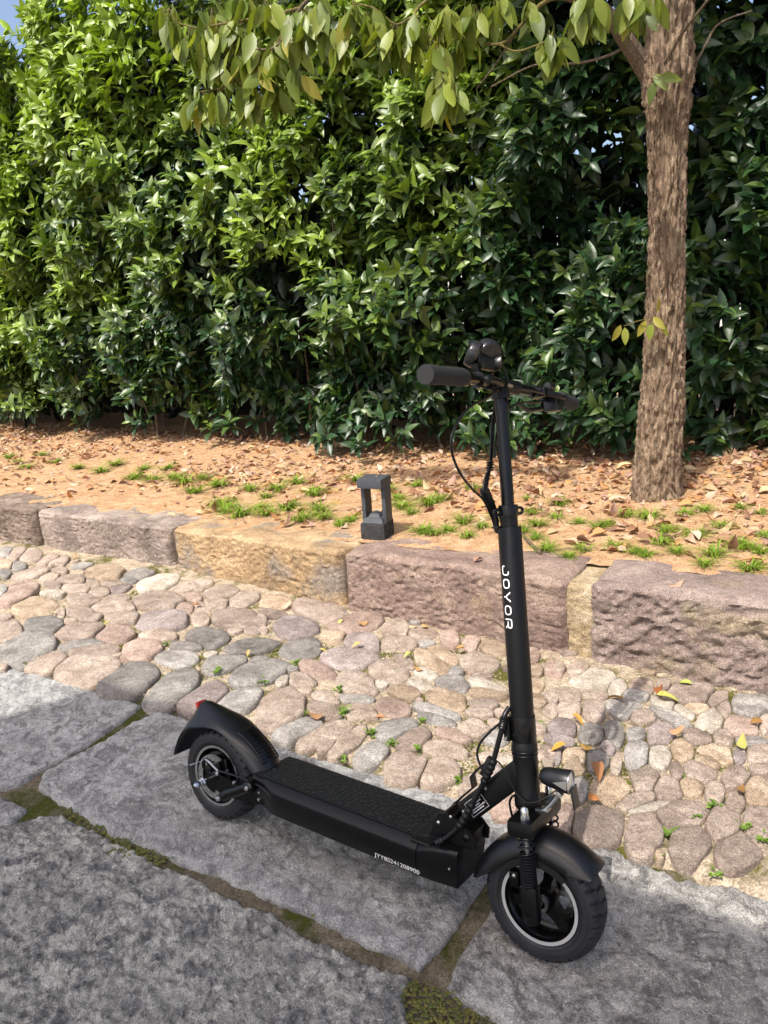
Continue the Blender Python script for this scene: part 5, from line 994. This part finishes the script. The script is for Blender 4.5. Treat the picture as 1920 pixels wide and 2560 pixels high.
# cables
def cab(P_, r, name='cable', mat=CABLE, n=8): return MB().tube(spline(P_, 7), r, n).build(name, mat, sct, xf=SX)
cab([(.022, -.055, 1.064), (.014, -.082, 1.050), (.006, -.160, 1.022), (0, -.212, .980), (-.004, -.222, .945), (-.010, -.188, .903), (-.018, -.125, .868), (-.026, -.060, .842), (-.030, -.022, .808), (-.029, -.010, .785), (-.026, -.008, .770)], .0025, 'brake_cable')
cab([(.026, .19, 1.060), (.024, .12, 1.050), (.02, .06, 1.046), (.004, .024, 1.03), (-.018, .014, .99), (-.026, .004, .93)], .0024, 'brake_cable'); cab([(.03, .215, 1.072), (.045, .12, 1.068), (.040, .03, 1.07), (.030, -.01, 1.066)], .0024, 'brake_cable')
for j in range(5):
    w = (j - 2) * .0042; cab([(-.014, .006 + w * .6, 1.05), (-.024, .004 + w * .8, 1.0), (-.030, -.001 + w * .7, .94), (-.031, -.008 + w * .45, .913), (-.033, -.024 + w * 1.1, .888), (-.032, -.041 + w * .9, .862)], .0017, 'wire')
tie = MB()
for j in range(4): tie.lathe([(.0062, -.0022), (.0092, 0), (.0062, .0022)], 16, (-.0310, -.0065 - .0013 * j, .921 - .0055 * j))
tie.build('cable_tie', CABLE, sct, xf=SX); MB().tube(spline([(-.031, -.044, .865), (-.031, -.036, .853), (-.030, -.022, .835), (-.029, -.010, .815), (-.028, -.006, .790), (-.026, -.006, .772)], 4), np.concatenate([[.0095, .0105, .0108, .0106], np.linspace(.0105, .0055, 17)]), 14).build('cable_connector', CABLE, sct, xf=SX)
LC = spline([(-.022, -.014, .400), (-.028, -.028, .385), (-.031, -.032, .366), (-.040, -.034, .338), (-.060, -.036, .281), (-.088, -.038, .229), (-.111, -.042, .190), (-.140, -.050, .141), (-.174, -.054, .108), (-.200, -.056, .091), (-.222, -.058, .079), (-.232, -.058, .070)], 6)
main = MB().tube(LC, .0058, 12).build('main_cable', CABLE, sct, xf=SX)
for a_, b_ in ((7, 14), (23, 29), (36, 43), (50, 57)):
    bt = MB(); seg = LC[a_:b_ + 1]; L = np.linspace(0, len(seg) - 1, 25); Q = np.stack([np.interp(L, range(len(seg)), seg[:, i]) for i in range(3)], 1); bt.tube(Q, .0072 + .0022 * np.abs(np.sin(np.linspace(0, 5 * math.pi, 25))), 14); bt.build('strain_relief', CABLE, main, xf=SX)
cab([(-.034, -.033, .372), (-.060, -.034, .350), (-.086, -.034, .322), (-.096, -.034, .294), (-.086, -.033, .262), (-.078, -.033, .250)], .0027, 'brake_cable')
cab([(-.052, -.036, .291), (-.037, -.036, .278), (-.020, -.034, .242), (-.003, -.033, .218), (.020, -.034, .210), (.048, -.026, .221), (.074, -.012, .240)], .0019, 'headlight_wire')
cab([(-.03, .0, .205), (-.048, .02, .19), (-.058, .03, .165), (-.052, .045, .10), (-.035, .05, .05)], .0026, 'brake_cable')
MB().lathe([(.009, 0), (.013, .002), (.014, .006)], 20, (.693, -.058, .1855)).build('cable_grommet', PLAS, cap); MB().box((.672, -.064, .184), (.05, .020, .008), .004).build('cable_shroud', PLAS, cap)
MB().box((-.078, -.030, .272), (.010, .014, .046), .002, Matrix.Rotation(.5, 3, 'Y')).build('wire_junction', PLAS, main, xf=SX)

# ---- fork
crown_ = MB().box((.014, 0, .1715), (.056, .170, .034), .013).build('fork_crown', PAINT, sct, xf=SX); MB().lathe([(.0, .186), (.020, .186), (.017, .190), (0, .190)], 28).build('crown_race', GLOSS, crown_, xf=SX)
for s_ in (-1, 1):
    y = s_ * .0655; x = .0205
    MB().lathe([(0, .2150), (.0045, .2138), (.0078, .209), (.0084, .203), (.0084, .196)], 20, (x, y, 0)).build('acorn_nut', CHROME, crown_, xf=SX); MB().lathe([(.0098, .197), (.0098, .1875)], 6, (x, y, 0)).build('nut_base', CHROME, crown_, xf=SX)
    leg = MB(); leg.box((x + .001, y, .016), (.036, .026, .078), .010); leg.lathe([(0, -.024), (.014, -.0235), (.0175, -.018), (.0175, -.005)], 24, (x + .001, y, 0)); leg.box((x + .001, y, -.008), (.036, .0255, .030), .012); L = leg.build('fork_leg', PAINT, sct, xf=SX)
    MB().cyl((x, y, .05), (x, y, .158), .0052, 14).build('fork_rod', STEEL, L, xf=SX); MB().cyl((x, y, .05), (x, y, .112), .0135, 22).build('fork_sleeve', GLOSS, L, xf=SX)
    t = np.linspace(0, 1, 130); MB().tube(np.stack([x + .0152 * np.cos(t * 2 * np.pi * 3.2), y + .0152 * np.sin(t * 2 * np.pi * 3.2), .110 + t * .046], 1), .0022, 7).build('spring', GLOSS, L, xf=SX)
    bo = MB()
    for q in range(11): bo.lathe([(.0130, .054 + q * .0058), (.0172, .0569 + q * .0058), (.0130, .0598 + q * .0058)], 24, (x, y, 0))
    bo.build('fork_boot', PLAS, L, xf=SX)
MB().box((-.018, -.046, .052), (.020, .024, .034), .004).build('front_caliper', GLOSS, sct, xf=SX); MB().lathe([(0, -.0615), (.0042, -.0605), (.005, -.058)], 14, (-.016, 0, .061), 'y').build('caliper_screw', CHROME, crown_, xf=SX)
# ---- headlight
HT = lambda V: SX(np.asarray(V) * (1, 1, 1) @ np.array(Matrix.Rotation(.10, 3, 'Y')).T + np.array((.040, -.004, .261)))
hl = MB().lathe([(0, -.004), (.012, -.004), (.0165, .001), (.0195, .012), (.0225, .040), (.0245, .058), (.0240, .0595), (.0215, .0585), (.020, .052)], 40, axis='x').build('headlight', PLAS, sct, xf=HT)
MB().lathe([(.0205, .0525), (.017, .049), (.008, .044), (0, .043)], 32, axis='x').build('reflector', CHROME, hl, xf=HT); MB().lathe([(.0222, .0560), (.0215, .0600), (.0205, .0600), (.0205, .0560)], 40, axis='x', closed=True).build('bezel', STEEL, hl, xf=HT)
MB().lathe([(.0208, .0572), (.014, .0592), (.006, .0602), (0, .0604)], 32, axis='x').build('lens', GLASS, hl, xf=HT); MB().prism([(.0592, -.010), (.0592, .010), (.030, .0)], -.0246, -.0236).build('side_window', STEEL, hl, xf=HT)
hbk = MB(); hbk.tube(spline([(.026, -.012, .1885), (.040, -.012, .190), (.055, -.010, .203), (.073, -.006, .226)], 4), .0038, 8); hbk.box((.034, -.006, .1895), (.030, .022, .004), .001); hbk.lathe([(0, -.015), (.0062, -.0145), (.0075, -.010), (.0075, .006)], 18, (.074, 0, .228), 'y'); hbk.build('bracket', STEEL, hl, xf=SX)
rp = MB().box((.100, .012, .219), (.004, .030, .044), .001, Matrix.Rotation(-.12, 3, 'Y')).build('reflector_plate', PLAS, hl, xf=SX)
# ================================================================== BOLLARD LIGHT
LAMPM = simple('lamp_grey', (0.055, 0.06, 0.068), 0.55, 0.0, 0.4, (400, 0.2)); LENS = simple('lamp_lens', (0.55, 0.30, 0.15), 0.3)
LAMPD = stone('lamp_base_dusty', (0.03, 0.03, 0.031), (0.04, 0.04, 0.042), (0.052, 0.052, 0.054), 30, 0.2, spots=[((0.22, 0.20, 0.18), 55, 0.63)], bumps=((200, 0.3, 0.001),))
p0 = bed(945, 1340); lamp = tag(empty('bollard_light', p0 - np.array((0, 0, 0.01))), 'small square grey garden bollard light with open frame at the edge of the bed', 'garden light'); lamp.rotation_euler = (0, 0, math.radians(9))
MB().box((0, 0, 0.045), (0.128, 0.128, 0.09), 0.014).build('base', LAMPD, lamp)
st = MB(); st.lathe([(0.078, 0.0905), (0.064, 0.112)], 4); st.lathe([(0.045, 0.1115), (0.032, 0.130)], 4); st.lathe([(0.018, 0.130), (0.018, 0.136)], 12)
o = st.build('reflector', LAMPM, lamp, False); o.rotation_euler = (0, 0, math.pi / 4)
for sx in (-1, 1): MB().box((sx * 0.0535, 0.012, 0.1755), (0.020, 0.076, 0.175), 0.003).build('post', LAMPM, lamp)
MB().box((0, 0, 0.286), (0.1285, 0.1285, 0.046), 0.010).build('cap', LAMPM, lamp); MB().lathe([(0.038, 0.2628), (0.030, 0.2595), (0.0, 0.258)], 24).build('lens', LENS, lamp)
MB().lathe([(0.004, 0.309), (0.003, 0.3105), (0, 0.311)], 10, (0.01, 0.01, 0)).build('screw', LENS, lamp)
